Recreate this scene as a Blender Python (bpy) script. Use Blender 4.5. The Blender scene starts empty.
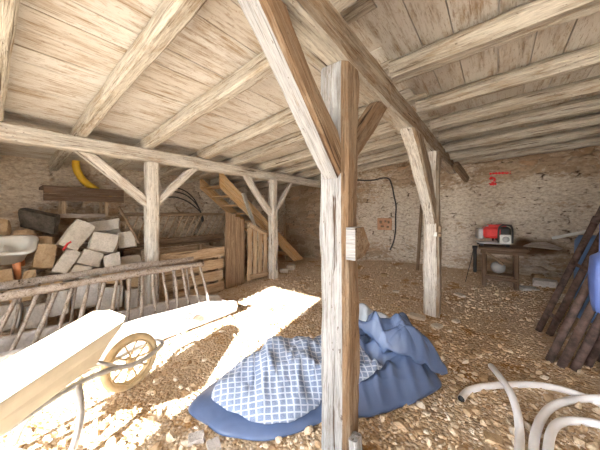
import bpy, math, random
import numpy as np
from mathutils import Vector, Matrix, noise

random.seed(7)
np.random.seed(7)
C = bpy.context.scene.collection
SC = bpy.context.scene
V = Vector
H = 1.4                      # eye height
SN, CS = 0.6157, 0.7880      # camera yaw 38 deg: x runs along the joists, y along the beams
YAW = math.asin(SN)

# ------------------------------------------------------------------ placing
def cam_xy(r, d):
    """metres right of / in front of the viewpoint -> barn axes"""
    return (CS * r - SN * d, SN * r + CS * d)

def ray(px, py):
    X, Y = (px - 300) / 250.0, (213 - py) / 250.0
    x, y = cam_xy(X, 1.0)
    return V((x, y, Y))

def at(px, py, z=None, x=None, y=None, t=None):
    r = ray(px, py)
    if z is not None: t = (z - H) / r.z
    elif x is not None: t = x / r.x
    elif y is not None: t = y / r.y
    return V((r.x * t, r.y * t, H + r.z * t))

def sstep(a, b, x):
    t = np.clip((x - a) / (b - a), 0, 1)
    return t * t * (3 - 2 * t)

# ------------------------------------------------------------------ numpy noise
_perm = np.random.RandomState(3).rand(256, 256)
def vnoise(x, y):
    xi, yi = np.floor(x).astype(int), np.floor(y).astype(int)
    fx, fy = x - xi, y - yi
    fx, fy = fx * fx * (3 - 2 * fx), fy * fy * (3 - 2 * fy)
    g = lambda a, b: _perm[a % 256, b % 256]
    return (g(xi, yi) * (1 - fx) * (1 - fy) + g(xi + 1, yi) * fx * (1 - fy)
            + g(xi, yi + 1) * (1 - fx) * fy + g(xi + 1, yi + 1) * fx * fy)
def fbm(x, y, o=4):
    s, a, n = 0, 1.0, 0
    for k in range(o):
        s = s + a * vnoise(x * 2 ** k + 17 * k, y * 2 ** k + 31 * k); n += a; a *= 0.5
    return s / n
def worley(x, y, seed):
    R = np.random.RandomState(seed)
    jx, jy, cv = R.rand(64, 64), R.rand(64, 64), R.rand(64, 64)
    xi, yi = np.floor(x).astype(int), np.floor(y).astype(int)
    f1 = np.full(x.shape, 9.0); f2 = np.full(x.shape, 9.0); cid = np.zeros(x.shape)
    for dx in (-1, 0, 1):
        for dy in (-1, 0, 1):
            cx, cy = xi + dx, yi + dy
            px = cx + 0.15 + 0.7 * jx[cx % 64, cy % 64]; py = cy + 0.15 + 0.7 * jy[cx % 64, cy % 64]
            dd = np.sqrt((x - px) ** 2 + (y - py) ** 2)
            nearer = dd < f1
            f2 = np.where(nearer, f1, np.minimum(f2, dd))
            cid = np.where(nearer, cv[cx % 64, cy % 64], cid)
            f1 = np.where(nearer, dd, f1)
    return f1, f2, cid

# ------------------------------------------------------------------ materials
class NT:
    def __init__(s, name):
        s.m = bpy.data.materials.new(name); s.m.use_nodes = True
        s.t = s.m.node_tree; s.n = s.t.nodes; s.n.clear()
        s.out = s.n.new('ShaderNodeOutputMaterial'); s.b = s.n.new('ShaderNodeBsdfPrincipled')
        s.t.links.new(s.b.outputs[0], s.out.inputs[0])
    def put(s, sock, v):
        if isinstance(v, bpy.types.NodeSocket): s.t.links.new(v, sock)
        elif isinstance(v, (tuple, list)) and len(v) == 3 and sock.type == 'RGBA': sock.default_value = (*v, 1)
        else: sock.default_value = v
    def coords(s, scale=(1, 1, 1), kind='Object', rnd=0.0):
        c = s.n.new('ShaderNodeTexCoord'); mp = s.n.new('ShaderNodeMapping')
        s.t.links.new(c.outputs[kind], mp.inputs['Vector']); mp.inputs['Scale'].default_value = scale
        if rnd:
            oi = s.n.new('ShaderNodeObjectInfo'); mu = s.math('MULTIPLY', oi.outputs['Random'], rnd)
            s.t.links.new(mu, mp.inputs['Location'])
        return mp.outputs[0]
    def noise(s, vec, scale=5, detail=5, rough=0.6, dist=0.0):
        n = s.n.new('ShaderNodeTexNoise'); s.put(n.inputs['Vector'], vec)
        n.inputs['Scale'].default_value = scale; n.inputs['Detail'].default_value = detail
        n.inputs['Roughness'].default_value = rough; n.inputs['Distortion'].default_value = dist
        return n.outputs[0]
    def vor(s, vec, scale=5, feature='F1', out='Distance'):
        n = s.n.new('ShaderNodeTexVoronoi'); n.feature = feature; s.put(n.inputs['Vector'], vec)
        n.inputs['Scale'].default_value = scale
        return n.outputs[out]
    def ramp(s, f, stops):
        n = s.n.new('ShaderNodeValToRGB'); e = n.color_ramp.elements
        while len(e) < len(stops): e.new(0.5)
        for el, (p, c) in zip(e, stops):
            el.position = p; el.color = (*c, 1) if len(c) == 3 else c
        s.put(n.inputs[0], f); return n.outputs[0]
    def rng(s, f, a, b, c=0.0, d=1.0):
        n = s.n.new('ShaderNodeMapRange'); s.put(n.inputs[0], f)
        for i, v in enumerate((a, b, c, d)): n.inputs[i + 1].default_value = v
        return n.outputs[0]
    def mix(s, f, a, b, mode='MIX'):
        n = s.n.new('ShaderNodeMix'); n.data_type = 'RGBA'; n.blend_type = mode
        s.put(n.inputs[0], f); s.put(n.inputs[6], a); s.put(n.inputs[7], b); return n.outputs[2]
    def math(s, op, a, b=0.0):
        n = s.n.new('ShaderNodeMath'); n.operation = op; s.put(n.inputs[0], a); s.put(n.inputs[1], b); return n.outputs[0]
    def attr(s, name):
        n = s.n.new('ShaderNodeAttribute'); n.attribute_name = name; return n.outputs['Fac']
    def bump(s, h, strength=0.5, dist=0.01):
        n = s.n.new('ShaderNodeBump'); s.put(n.inputs['Height'], h)
        n.inputs['Strength'].default_value = strength; n.inputs['Distance'].default_value = dist
        s.t.links.new(n.outputs[0], s.b.inputs['Normal'])
    def fin(s, col, rough=0.8, metal=0.0, spec=0.3):
        s.put(s.b.inputs['Base Color'], col); s.put(s.b.inputs['Roughness'], rough)
        s.put(s.b.inputs['Metallic'], metal); s.b.inputs['Specular IOR Level'].default_value = spec
        return s.m

def timber_mat(name, bare, pale, cover, dark=(0.09, 0.055, 0.035), worn=(0.5, 0.38, 0.26)):
    s = NT(name)
    grain = s.noise(s.coords((1.0, 24, 24), rnd=40), 1.5, 7, 0.72, 0.5)
    patch = s.noise(s.coords((1.3, 5, 5), rnd=40), 2.2, 9, 0.72, 0.3)
    fine = s.noise(s.coords((5, 60, 60), rnd=40), 1.6, 4, 0.7)
    wood = s.ramp(grain, [(0.30, dark), (0.44, bare), (0.66, worn)])
    m = s.math('ADD', s.math('MULTIPLY', patch, 0.75), s.math('MULTIPLY', grain, 0.35))
    lim = s.rng(m, 0.60 - cover * 0.3, 0.68 - cover * 0.22)
    palec = s.mix(s.rng(s.math('ADD', s.math('MULTIPLY', fine, 0.5), s.math('MULTIPLY', grain, 0.5)), 0.38, 0.58), tuple(c * 0.62 for c in pale), pale)
    col = s.mix(lim, wood, palec)
    crack = s.noise(s.coords((0.7, 30, 30), rnd=90), 1.3, 3, 0.55, 0.2)
    col = s.mix(s.rng(crack, 0.36, 0.30), col, dark)
    fl = s.noise(s.coords((3.5, 90, 90), rnd=20), 1.5, 4, 0.7)
    col = s.mix(s.rng(fl, 0.46, 0.34, 0, 0.6), col, tuple(c * 1.6 for c in dark))
    pit = s.noise(s.coords((22, 45, 45), rnd=70), 1.0, 3, 0.6)
    col = s.mix(s.rng(pit, 0.34, 0.28, 0, 0.7), col, dark)
    hgt = s.math('ADD', s.math('MULTIPLY', grain, 0.9), s.math('MULTIPLY', lim, 0.3))
    hgt = s.math('ADD', hgt, s.rng(crack, 0.28, 0.40))
    s.bump(hgt, 0.9, 0.015)
    return s.fin(col, 0.88, spec=0.2)

M = {}
M['timber_pale'] = timber_mat('limewashed_timber', (0.44, 0.34, 0.25), (0.74, 0.70, 0.64), 0.72)
M['timber_post'] = timber_mat('grey_weathered_timber', (0.23, 0.20, 0.17), (0.42, 0.42, 0.425), 0.78)
M['timber_beam'] = timber_mat('bare_brown_timber', (0.31, 0.215, 0.14), (0.52, 0.44, 0.35), 0.4)
M['timber_joist'] = timber_mat('worn_limewashed_joist', (0.40, 0.33, 0.25), (0.66, 0.62, 0.55), 0.55)
M['timber_grey'] = timber_mat('silvered_wood', (0.33, 0.27, 0.22), (0.50, 0.43, 0.38), 0.55)
M['timber_orange'] = timber_mat('fresh_pine', (0.74, 0.45, 0.20), (0.86, 0.62, 0.36), 0.5, (0.30, 0.15, 0.06), (0.70, 0.44, 0.20))
M['timber_plank'] = timber_mat('rough_sawn_board', (0.42, 0.29, 0.18), (0.60, 0.46, 0.32), 0.45)
M['timber_brown'] = timber_mat('bare_oak_shade_side', (0.25, 0.16, 0.095), (0.40, 0.30, 0.21), 0.3, worn=(0.36, 0.24, 0.15))  # bare brown oak, with some of the right side's shade in the colour
M['timber_bench'] = timber_mat('stained_bench_wood', (0.12, 0.075, 0.05), (0.21, 0.15, 0.11), 0.25, worn=(0.22, 0.14, 0.09))
M['timber_dark'] = timber_mat('dark_old_wood', (0.20, 0.13, 0.08), (0.30, 0.21, 0.14), 0.3)

def ceiling_mat():
    s = NT('peeling_limewashed_boards')
    tone = s.attr('tone')
    g = s.noise(s.coords((30, 2.2, 30)), 1.5, 6, 0.7, 0.3)
    p = s.noise(s.coords((5, 1.2, 5)), 1.6, 8, 0.72, 0.5)
    big = s.noise(s.coords((1, 0.8, 1)), 0.9, 3, 0.5)
    white = s.mix(s.rng(big, 0.3, 0.7), (0.76, 0.75, 0.74), (0.71, 0.69, 0.66))
    white = s.mix(s.rng(tone, 0, 1, 0, 0.45), white, (0.58, 0.52, 0.45))
    bare = s.mix(s.rng(g, 0.35, 0.65), (0.36, 0.27, 0.19), (0.58, 0.47, 0.35))
    m = s.math('ADD', s.math('MULTIPLY', p, 0.62), s.math('MULTIPLY', g, 0.45))
    lim = s.rng(m, 0.41, 0.54)
    f = s.noise(s.coords((70, 4.5, 70)), 1.4, 5, 0.75, 0.2)
    h = s.noise(s.coords((24, 12, 24)), 1.5, 5, 0.7, 0.8)
    col = s.mix(lim, bare, white)
    col = s.mix(s.rng(f, 0.44, 0.34, 0, 0.75), col, (0.26, 0.19, 0.13))
    col = s.mix(s.rng(h, 0.42, 0.33, 0, 0.6), col, (0.40, 0.29, 0.20))
    s.bump(s.math('ADD', s.math('ADD', lim, g), f), 0.6, 0.008)
    return s.fin(col, 0.9)
M['ceiling'] = ceiling_mat()

def wall_mat(name, lime=0.5):
    s = NT(name)
    mo, cell, st, cover = s.attr('mortar'), s.attr('cell'), s.attr('stain'), s.attr('cover')
    n = s.noise(s.coords((9, 9, 14)), 1.2, 8, 0.7)
    n2 = s.noise(s.coords((3, 3, 3)), 9, 6, 0.7)
    stone = s.ramp(s.math('ADD', s.math('MULTIPLY', cell, 0.7), s.math('MULTIPLY', n, 0.35)),
                   [(0.1, (0.28, 0.19, 0.12)), (0.45, (0.46, 0.34, 0.23)), (0.7, (0.55, 0.43, 0.31)), (0.95, (0.56, 0.33, 0.18))])
    stone = s.mix(s.rng(n2, 0.3, 0.7, 0, 0.45), stone, (0.33, 0.25, 0.18))
    mort = s.mix(s.rng(n2, 0.35, 0.65), (0.42, 0.33, 0.24), (0.56, 0.46, 0.35))
    col = s.mix(s.rng(mo, 0.04, 0.12), mort, stone)
    lime_c = s.mix(s.rng(n2, 0.3, 0.75), (0.58, 0.49, 0.38), (0.78, 0.71, 0.61))
    lm = s.rng(s.math('ADD', cover, s.math('MULTIPLY', n, 0.8)), 0.80, 0.92)
    col = s.mix(lm, col, lime_c)
    hole = s.rng(s.noise(s.coords((4, 4, 15)), 1.6, 5, 0.65), 0.36, 0.31)
    gap = s.math('MULTIPLY', s.rng(mo, 0.11, 0.03), s.rng(s.noise(s.coords((2.4, 2.4, 3.4)), 1.5, 4, 0.6), 0.54, 0.64))
    hole = s.math('MAXIMUM', hole, gap)
    col = s.mix(s.rng(s.noise(s.coords((16, 16, 34)), 1.0, 4, 0.7), 0.36, 0.56, 0.5, 0), col, (0.24, 0.16, 0.10))
    col = s.mix(hole, col, (0.08, 0.05, 0.03))
    col = s.mix(st, col, (0.13, 0.07, 0.035))
    s.bump(s.math('SUBTRACT', s.math('ADD', n, n2), hole), 0.8, 0.02)
    return s.fin(col, 0.95, spec=0.15)
M['wall'] = wall_mat('rubble_stone_with_limewash')

def floor_mat(name, peb=False):
    s = NT(name)
    if peb:
        f = s.attr('tone')
        col = s.ramp(f, [(0.0, (0.33, 0.21, 0.12)), (0.3, (0.60, 0.45, 0.30)), (0.6, (0.74, 0.61, 0.46)), (0.85, (0.82, 0.73, 0.61)), (1.0, (0.86, 0.81, 0.75))])
        n = s.noise(s.coords((40, 40, 40)), 1, 4)
        col = s.mix(s.rng(n, 0.3, 0.7, 0, 0.35), col, (0.46, 0.33, 0.20))
        s.bump(n, 0.4, 0.004)
        return s.fin(col, 0.95, spec=0.15)
    n = s.noise(s.coords((1, 1, 1)), 1.3, 4, 0.5)
    f = s.noise(s.coords((1, 1, 1)), 38, 6, 0.75)
    v = s.vor(s.coords((1, 1, 1)), 42, 'F1', 'Distance'); vc = s.vor(s.coords((1, 1, 1)), 42, 'F1', 'Color')
    earth = s.mix(s.rng(n, 0.35, 0.65), (0.60, 0.45, 0.30), (0.72, 0.58, 0.43))
    rich = s.noise(s.coords((1, 1, 1)), 2.6, 6, 0.65)
    earth = s.mix(s.rng(rich, 0.52, 0.64), earth, (0.44, 0.24, 0.085))
    chips = s.ramp(s.math('MULTIPLY', vc, 1.0), [(0.1, (0.42, 0.29, 0.17)), (0.5, (0.70, 0.57, 0.43)), (0.95, (0.84, 0.76, 0.65))])
    col = s.mix(s.math('MULTIPLY', s.rng(v, 0.55, 0.3), s.rng(rich, 0.66, 0.52, 0.25, 1.0)), earth, chips)
    col = s.mix(s.rng(f, 0.3, 0.6, 0.35, 0), col, (0.42, 0.30, 0.19))
    s.bump(s.math('ADD', s.math('MULTIPLY', v, -1.2), f), 0.9, 0.02)
    return s.fin(col, 0.95, spec=0.15)
M['floor'] = floor_mat('ochre_gravel_earth')
M['gravel'] = floor_mat('limestone_chips', True)

def stone_mat(name, a, b):
    s = NT(name)
    n = s.noise(s.coords((1, 1, 1), rnd=30), 7, 8, 0.7); f = s.noise(s.coords((1, 1, 1), rnd=30), 45, 4, 0.7)
    col = s.mix(s.rng(n, 0.35, 0.65), a, b)
    col = s.mix(s.rng(f, 0.3, 0.55, 0.4, 0), col, tuple(c * 0.55 for c in a))
    s.bump(s.math('ADD', n, s.math('MULTIPLY', f, 0.5)), 0.7, 0.02)
    return s.fin(col, 0.95, spec=0.15)
M['stone_pale'] = stone_mat('pale_limestone', (0.62, 0.57, 0.50), (0.80, 0.75, 0.68))
M['stone_tan'] = stone_mat('tan_limestone', (0.42, 0.29, 0.17), (0.58, 0.44, 0.29))
M['stone_grey'] = stone_mat('grey_block', (0.58, 0.57, 0.56), (0.74, 0.73, 0.72))
M['stone_dark'] = stone_mat('black_slate', (0.05, 0.045, 0.04), (0.16, 0.14, 0.12))
M['concrete'] = stone_mat('worn_concrete', (0.50, 0.46, 0.44), (0.62, 0.58, 0.56))
M['brick'] = stone_mat('terracotta', (0.50, 0.25, 0.14), (0.62, 0.37, 0.24))

def plain(name, col, rough=0.5, metal=0.0, var=0.12, scale=12, spec=0.4):
    s = NT(name)
    n = s.noise(s.coords((1, 1, 1), rnd=20), scale, 5, 0.6)
    c = s.mix(s.rng(n, 0.35, 0.65), tuple(x * (1 - var) for x in col), tuple(min(1, x * (1 + var)) for x in col))
    s.bump(n, 0.15, 0.004)
    return s.fin(c, rough, metal, spec)
M['white_plastic'] = plain('white_plastic', (0.76, 0.77, 0.75), 0.4, var=0.04)
M['hose'] = plain('white_ribbed_plastic', (0.88, 0.88, 0.91), 0.4, var=0.04)
M['orange_plastic'] = plain('orange_plastic', (0.80, 0.34, 0.16), 0.45, var=0.06)
M['yellow'] = plain('yellow_conduit', (0.82, 0.52, 0.04), 0.4, var=0.08)
M['black'] = plain('black_rubber', (0.03, 0.03, 0.032), 0.55, var=0.2)
M['red_plastic'] = plain('red_enamel', (0.66, 0.05, 0.05), 0.35, var=0.1)
M['red_paint'] = plain('red_spray_paint', (0.85, 0.04, 0.05), 0.6, var=0.05)
M['grey_metal'] = plain('grey_metal', (0.45, 0.46, 0.48), 0.4, 0.6)
M['silver'] = plain('galvanised_tube', (0.55, 0.56, 0.58), 0.4, 0.6, 0.2)
M['barrow_tray'] = plain('cream_barrow_paint', (0.66, 0.62, 0.50), 0.5, var=0.12, scale=4)
M['tyre'] = plain('mud_caked_tyre', (0.60, 0.48, 0.30), 0.9, var=0.2)
M['rust'] = plain('rusty_steel', (0.125, 0.083, 0.072), 0.75, 0.25, 0.5, 18)
M['blue_drum'] = plain('blue_polythene', (0.10, 0.20, 0.42), 0.45, var=0.1)
M['blue_sheet'] = plain('bright_blue_polythene', (0.12, 0.19, 0.52), 0.45, var=0.1)
M['tarp'] = plain('blue_tarpaulin', (0.095, 0.145, 0.28), 0.36, var=0.12, scale=3, spec=0.5)
M['pale_sheet'] = plain('pale_blue_sheeting', (0.50, 0.57, 0.66), 0.5, var=0.08)
M['ball'] = plain('grey_ball', (0.36, 0.34, 0.33), 0.7)

def quilt_mat():
    s = NT('blue_lattice_quilt')
    c = s.n.new('ShaderNodeTexCoord'); sp = s.n.new('ShaderNodeSeparateXYZ')
    wob = s.noise(c.outputs['UV'], 6, 2); 
    s.t.links.new(c.outputs['UV'], sp.inputs[0])
    def lines(o, w):
        f = s.math('FRACT', s.math('ADD', s.math('MULTIPLY', o, 1 / 0.047), s.math('MULTIPLY', wob, 0.5)))
        return s.math('ABSOLUTE', s.math('SUBTRACT', f, 0.5))
    a, b = lines(sp.outputs[0], 0), lines(sp.outputs[1], 0)
    e = s.math('MAXIMUM', a, b)
    n = s.noise(c.outputs['UV'], 160, 2)
    sq = s.mix(s.rng(n, 0.4, 0.6), (0.16, 0.21, 0.34), (0.25, 0.31, 0.45))
    col = s.mix(s.rng(e, 0.37, 0.40), sq, (0.48, 0.55, 0.68))
    s.bump(s.math('SUBTRACT', 0.5, e), 0.3, 0.01)
    return s.fin(col, 0.8)
M['quilt'] = quilt_mat()

# ------------------------------------------------------------------ objects
def tag(o, label=None, cat=None, group=None, kind=None):
    if label: o['label'] = label
    if cat: o['category'] = cat
    if group: o['group'] = group
    if kind: o['kind'] = kind
    return o

def thing(name, label, cat, loc, rz=0.0, group=None):
    o = bpy.data.objects.new(name, None); C.objects.link(o)
    o.empty_display_size = 0.1
    o.location = loc; o.rotation_euler = (0, 0, rz)
    return tag(o, label, cat, group)

class MB:
    """collects shapes; build() links them as one mesh object"""
    def __init__(s): s.v, s.f, s.sm = [], [], []
    def add(s, vs, fs, smooth=False, mtx=None):
        b = len(s.v)
        s.v += [tuple(mtx @ V(p)) if mtx is not None else tuple(p) for p in vs]
        s.f += [tuple(i + b for i in f) for f in fs]; s.sm += [smooth] * len(fs)
        return s
    def box(s, c, d, mtx=None, bev=0.004):
        x, y, z = (k / 2 for k in d); b = min(bev, x * 0.45, y * 0.45, z * 0.45)
        vs, fs = [], []
        idx = {}
        for sx in (-1, 1):
            for sy in (-1, 1):
                for sz in (-1, 1):
                    for ax in range(3):
                        p = [sx * (x - b), sy * (y - b), sz * (z - b)]
                        p[ax] = (sx * x, sy * y, sz * z)[ax]
                        idx[(sx, sy, sz, ax)] = len(vs); vs.append((p[0] + c[0], p[1] + c[1], p[2] + c[2]))
        I = lambda a, b_, c_, ax: idx[(a, b_, c_, ax)]
        for q in (-1, 1):
            F = [[I(q, -1, -1, 0), I(q, 1, -1, 0), I(q, 1, 1, 0), I(q, -1, 1, 0)],
                 [I(-1, q, -1, 1), I(-1, q, 1, 1), I(1, q, 1, 1), I(1, q, -1, 1)],
                 [I(-1, -1, q, 2), I(1, -1, q, 2), I(1, 1, q, 2), I(-1, 1, q, 2)]]
            fs += [f if q > 0 else f[::-1] for f in F]
        for a in (-1, 1):
            for b_ in (-1, 1):
                for ax in range(3):
                    o1, o2 = [k for k in range(3) if k != ax]
                    def S(t):
                        r = [0, 0, 0]; r[ax] = t; r[o1] = a; r[o2] = b_; return tuple(r)
                    f = [idx[S(-1) + (o1,)], idx[S(1) + (o1,)], idx[S(1) + (o2,)], idx[S(-1) + (o2,)]]
                    fs.append(f)
        for sx in (-1, 1):
            for sy in (-1, 1):
                for sz in (-1, 1): fs.append([idx[(sx, sy, sz, k)] for k in range(3)])
        return s.add(vs, fs, False, mtx)
    def tube(s, pts, r, seg=8, cap=True, ribs=0, closed=False):
        pts = [V(p) for p in pts]; n = len(pts); vs, fs = [], []
        up = V((0, 0, 1)); prev = None
        for i, p in enumerate(pts):
            t = (pts[(i + 1) % n if closed else min(i + 1, n - 1)] - pts[i - 1 if (closed or i) else 0]).normalized()
            if prev is None:
                a = t.orthogonal().normalized() if abs(t.z) > 0.95 else t.cross(up).normalized()
            else:
                a = (prev - t * prev.dot(t)).normalized()
            prev = a; b = t.cross(a)
            rr = r[i] if isinstance(r, (list, tuple)) else r
            if ribs: rr *= (1.0 if i % 2 else 1 - ribs)
            for k in range(seg):
                w = 2 * math.pi * k / seg; vs.append(p + (a * math.cos(w) + b * math.sin(w)) * rr)
        for i in range(n if closed else n - 1):
            j = (i + 1) % n
            for k in range(seg):
                l = (k + 1) % seg; fs.append((i * seg + k, i * seg + l, j * seg + l, j * seg + k))
        if cap and not closed:
            fs.append(tuple(range(seg))[::-1]); fs.append(tuple((n - 1) * seg + k for k in range(seg)))
        return s.add(vs, fs, True)
    def lathe(s, prof, c=(0, 0, 0), seg=24, mtx=None):
        vs, fs = [], []
        for (r, z) in prof:
            for k in range(seg):
                w = 2 * math.pi * k / seg; vs.append((c[0] + r * math.cos(w), c[1] + r * math.sin(w), c[2] + z))
        for i in range(len(prof) - 1):
            for k in range(seg):
                l = (k + 1) % seg; fs.append((i * seg + k, i * seg + l, (i + 1) * seg + l, (i + 1) * seg + k))
        return s.add(vs, fs, True, mtx)
    def prism(s, poly, a, b, axis=1, mtx=None):
        """poly of 2-D points in the two other axes, extruded from a to b along axis"""
        def P(p, t):
            q = list(p); q.insert(axis, t); return tuple(q)
        n = len(poly); vs = [P(p, a) for p in poly] + [P(p, b) for p in poly]
        fs = [tuple(range(n))[::-1], tuple(range(n, 2 * n))] + [(i, (i + 1) % n, n + (i + 1) % n, n + i) for i in range(n)]
        return s.add(vs, fs, False, mtx)
    def build(s, name, mat, parent=None, mtx=None):
        me = bpy.data.meshes.new(name); me.from_pydata([tuple(p) for p in s.v], [], s.f); me.update()
        import bmesh
        bm = bmesh.new(); bm.from_mesh(me); bmesh.ops.recalc_face_normals(bm, faces=bm.faces); bm.to_mesh(me); bm.free()
        me.polygons.foreach_set('use_smooth', s.sm)
        me.materials.append(M[mat] if isinstance(mat, str) else mat)
        o = bpy.data.objects.new(name, me); C.objects.link(o)
        if mtx is not None: o.matrix_world = mtx
        if parent: o.parent = parent
        return o

def local(root, mtx):
    return Matrix.LocRotScale(root.location, root.rotation_euler, None).inverted() @ mtx

def timber(name, p0, p1, w, h, mat, parent=None, cut0=None, cut1=None, rough=0.006, seed=None, up=(0, 0, 1), step=0.1, taper=1.0, bow=0.0, wane=0.16, side=None):
    """hewn timber: local X runs along its length; w across, h along up; cut planes (point, normal) in world space"""
    p0, p1 = V(p0), V(p1); L = (p1 - p0).length; X = (p1 - p0).normalized()
    Z = (V(up) - X * V(up).dot(X)).normalized(); Y = Z.cross(X)
    mw = Matrix((X, Y, Z)).transposed().to_4x4(); mw.translation = p0
    seed = random.random() * 99 if seed is None else seed
    c = min(w, h) * wane
    a, b = w / 2, h / 2
    ring = [(-a + c, -b), (0, -b), (a - c, -b), (a, -b + c), (a, 0), (a, b - c), (a - c, b), (0, b), (-a + c, b), (-a, b - c), (-a, 0), (-a, -b + c)]
    n = max(2, int(L / step)); vs, fs = [], []
    def hit(cut, oy, oz, dflt):
        if cut is None: return dflt
        q, nn = V(cut[0]), V(cut[1]); o = p0 + Y * oy + Z * oz
        return (q - o).dot(nn) / X.dot(nn)
    for i in range(n + 1):
        f = i / n
        for k, (oy, oz) in enumerate(ring):
            g = 1 + (taper - 1) * f
            oy2, oz2 = oy * g, oz * g
            s0, s1 = hit(cut0, oy2, oz2, 0), hit(cut1, oy2, oz2, L)
            x = s0 + (s1 - s0) * f
            q = V((x * 2.2 + seed, oy * 9 + seed * 1.7, oz * 9)); q2 = V((x * 9 + seed, oy * 22, oz * 22 + seed))
            d = noise.noise(q) * rough * 1.6 + noise.noise(q2) * rough * 0.8
            wx = noise.noise(V((x * 0.9, seed, 3.1))) * rough * 1.4
            wy = noise.noise(V((x * 0.9, 7.7, seed))) * rough * 1.4
            k2 = 1 if (cut0 is None or i) and (cut1 is None or i < n) else 0
            r = math.hypot(oy2, oz2) or 1
            vs.append((x, oy2 + (oy2 / r * d + wx) * k2, oz2 + (oz2 / r * d + wy) * k2 + bow * 4 * f * (1 - f)))
    m = len(ring)
    for i in range(n):
        for k in range(m):
            l = (k + 1) % m; fs.append((i * m + k, i * m + l, (i + 1) * m + l, (i + 1) * m + k))
    fs.append(tuple(range(m))[::-1]); fs.append(tuple(n * m + k for k in range(m)))
    mb = MB().add(vs, fs)
    o = mb.build(name, mat)
    if side:          # (direction, material): these faces are bare wood with shade painted in, the rest weathered
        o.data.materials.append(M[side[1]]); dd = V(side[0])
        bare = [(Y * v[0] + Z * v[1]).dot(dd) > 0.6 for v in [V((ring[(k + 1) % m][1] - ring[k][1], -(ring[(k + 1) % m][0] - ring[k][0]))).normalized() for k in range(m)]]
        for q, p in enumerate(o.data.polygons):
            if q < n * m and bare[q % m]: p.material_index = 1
    if parent:
        o.parent = parent; o.matrix_local = local(parent, mw)
    else: o.matrix_world = mw
    return o

def attr(me, name, vals):
    a = me.attributes.new(name, 'FLOAT', 'POINT'); a.data.foreach_set('value', np.asarray(vals, dtype=np.float32).ravel())

# ------------------------------------------------------------------ floor
X0, X1, Y0, Y1 = -5.55, 1.55, -1.3, 6.3
def gz(x, y):
    x, y = np.asarray(x, float), np.asarray(y, float)
    z = 0.20 * sstep(4.3, 6.2, y) * sstep(-4.2, -2.0, x) + 0.05 * sstep(3.2, 5.5, y) * sstep(-0.6, 1.2, x)
    z = z + 0.05 * (fbm(x * 0.9 + 5, y * 0.9 + 2, 3) - 0.5) + 0.02 * (fbm(x * 5 + 9, y * 5, 3) - 0.5)
    return z
def gz1(x, y): return float(gz(x, y))

nx, ny = 190, 210
gx, gy = np.meshgrid(np.linspace(-5.9, 1.9, nx), np.linspace(-1.7, 6.6, ny), indexing='xy')
gzv = gz(gx, gy) + 0.012 * (fbm(gx * 22, gy * 22, 2) - 0.5)
me = bpy.data.meshes.new('floor')
me.from_pydata(np.stack([gx.ravel(), gy.ravel(), gzv.ravel()], 1).tolist(), [],
               [(j * nx + i, j * nx + i + 1, (j + 1) * nx + i + 1, (j + 1) * nx + i) for j in range(ny - 1) for i in range(nx - 1)])
me.polygons.foreach_set('use_smooth', [True] * len(me.polygons)); me.materials.append(M['floor'])
fl = bpy.data.objects.new('floor', me); C.objects.link(fl); fl['kind'] = 'structure'

# loose chips: too many to count
def gravel(n):
    phi = (1 + 5 ** 0.5) / 2
    ico = np.array([(-1, phi, 0), (1, phi, 0), (-1, -phi, 0), (1, -phi, 0), (0, -1, phi), (0, 1, phi), (0, -1, -phi), (0, 1, -phi), (phi, 0, -1), (phi, 0, 1), (-phi, 0, -1), (-phi, 0, 1)]) / 1.9
    icf = np.array([(0, 11, 5), (0, 5, 1), (0, 1, 7), (0, 7, 10), (0, 10, 11), (1, 5, 9), (5, 11, 4), (11, 10, 2), (10, 7, 6), (7, 1, 8), (3, 9, 4), (3, 4, 2), (3, 2, 6), (3, 6, 8), (3, 8, 9), (4, 9, 5), (2, 4, 11), (6, 2, 10), (8, 6, 7), (9, 8, 1)])
    R = np.random.RandomState(11)
    vs, fs, tone = [], [], []
    k = 0
    while k < n:
        d = 0.9 + 6.2 * R.rand() ** 1.25; r = (R.rand() * 2 - 1) * 1.25 * d
        x, y = cam_xy(r, d)
        if not (X0 + 0.3 < x < X1 - 0.1 and -0.9 < y < Y1 - 0.15): continue
        dens = vnoise(np.array(x * 1.3 + 3), np.array(y * 1.3 + 8))
        if R.rand() > 0.15 + 1.1 * dens: continue
        s = 0.005 + 0.013 * R.rand() ** 2 + (0.006 + 0.020 * R.rand() if R.rand() < 0.11 else 0)
        p = ico * (0.7 + 0.6 * R.rand(12, 1)) * s * np.array([1, 0.55 + 0.4 * R.rand(), 0.35 + 0.4 * R.rand()])
        a, b = R.rand() * 6.28, (R.rand() - 0.5) * 0.9
        rz = np.array([[math.cos(a), -math.sin(a), 0], [math.sin(a), math.cos(a), 0], [0, 0, 1]])
        rx = np.array([[1, 0, 0], [0, math.cos(b), -math.sin(b)], [0, math.sin(b), math.cos(b)]])
        p = p @ (rz @ rx).T + np.array([x, y, gz1(x, y) + s * 0.2])
        vs.append(p); fs.append(icf + 12 * k); tone += [R.rand() ** 0.9] * 12; k += 1
    me = bpy.data.meshes.new('gravel')
    me.from_pydata(np.concatenate(vs).tolist(), [], np.concatenate(fs).tolist())
    attr(me, 'tone', tone); me.materials.append(M['gravel'])
    o = bpy.data.objects.new('gravel', me); C.objects.link(o)
    o.parent = fl; o['kind'] = 'stuff'
    return o
gravel(17000)

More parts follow.
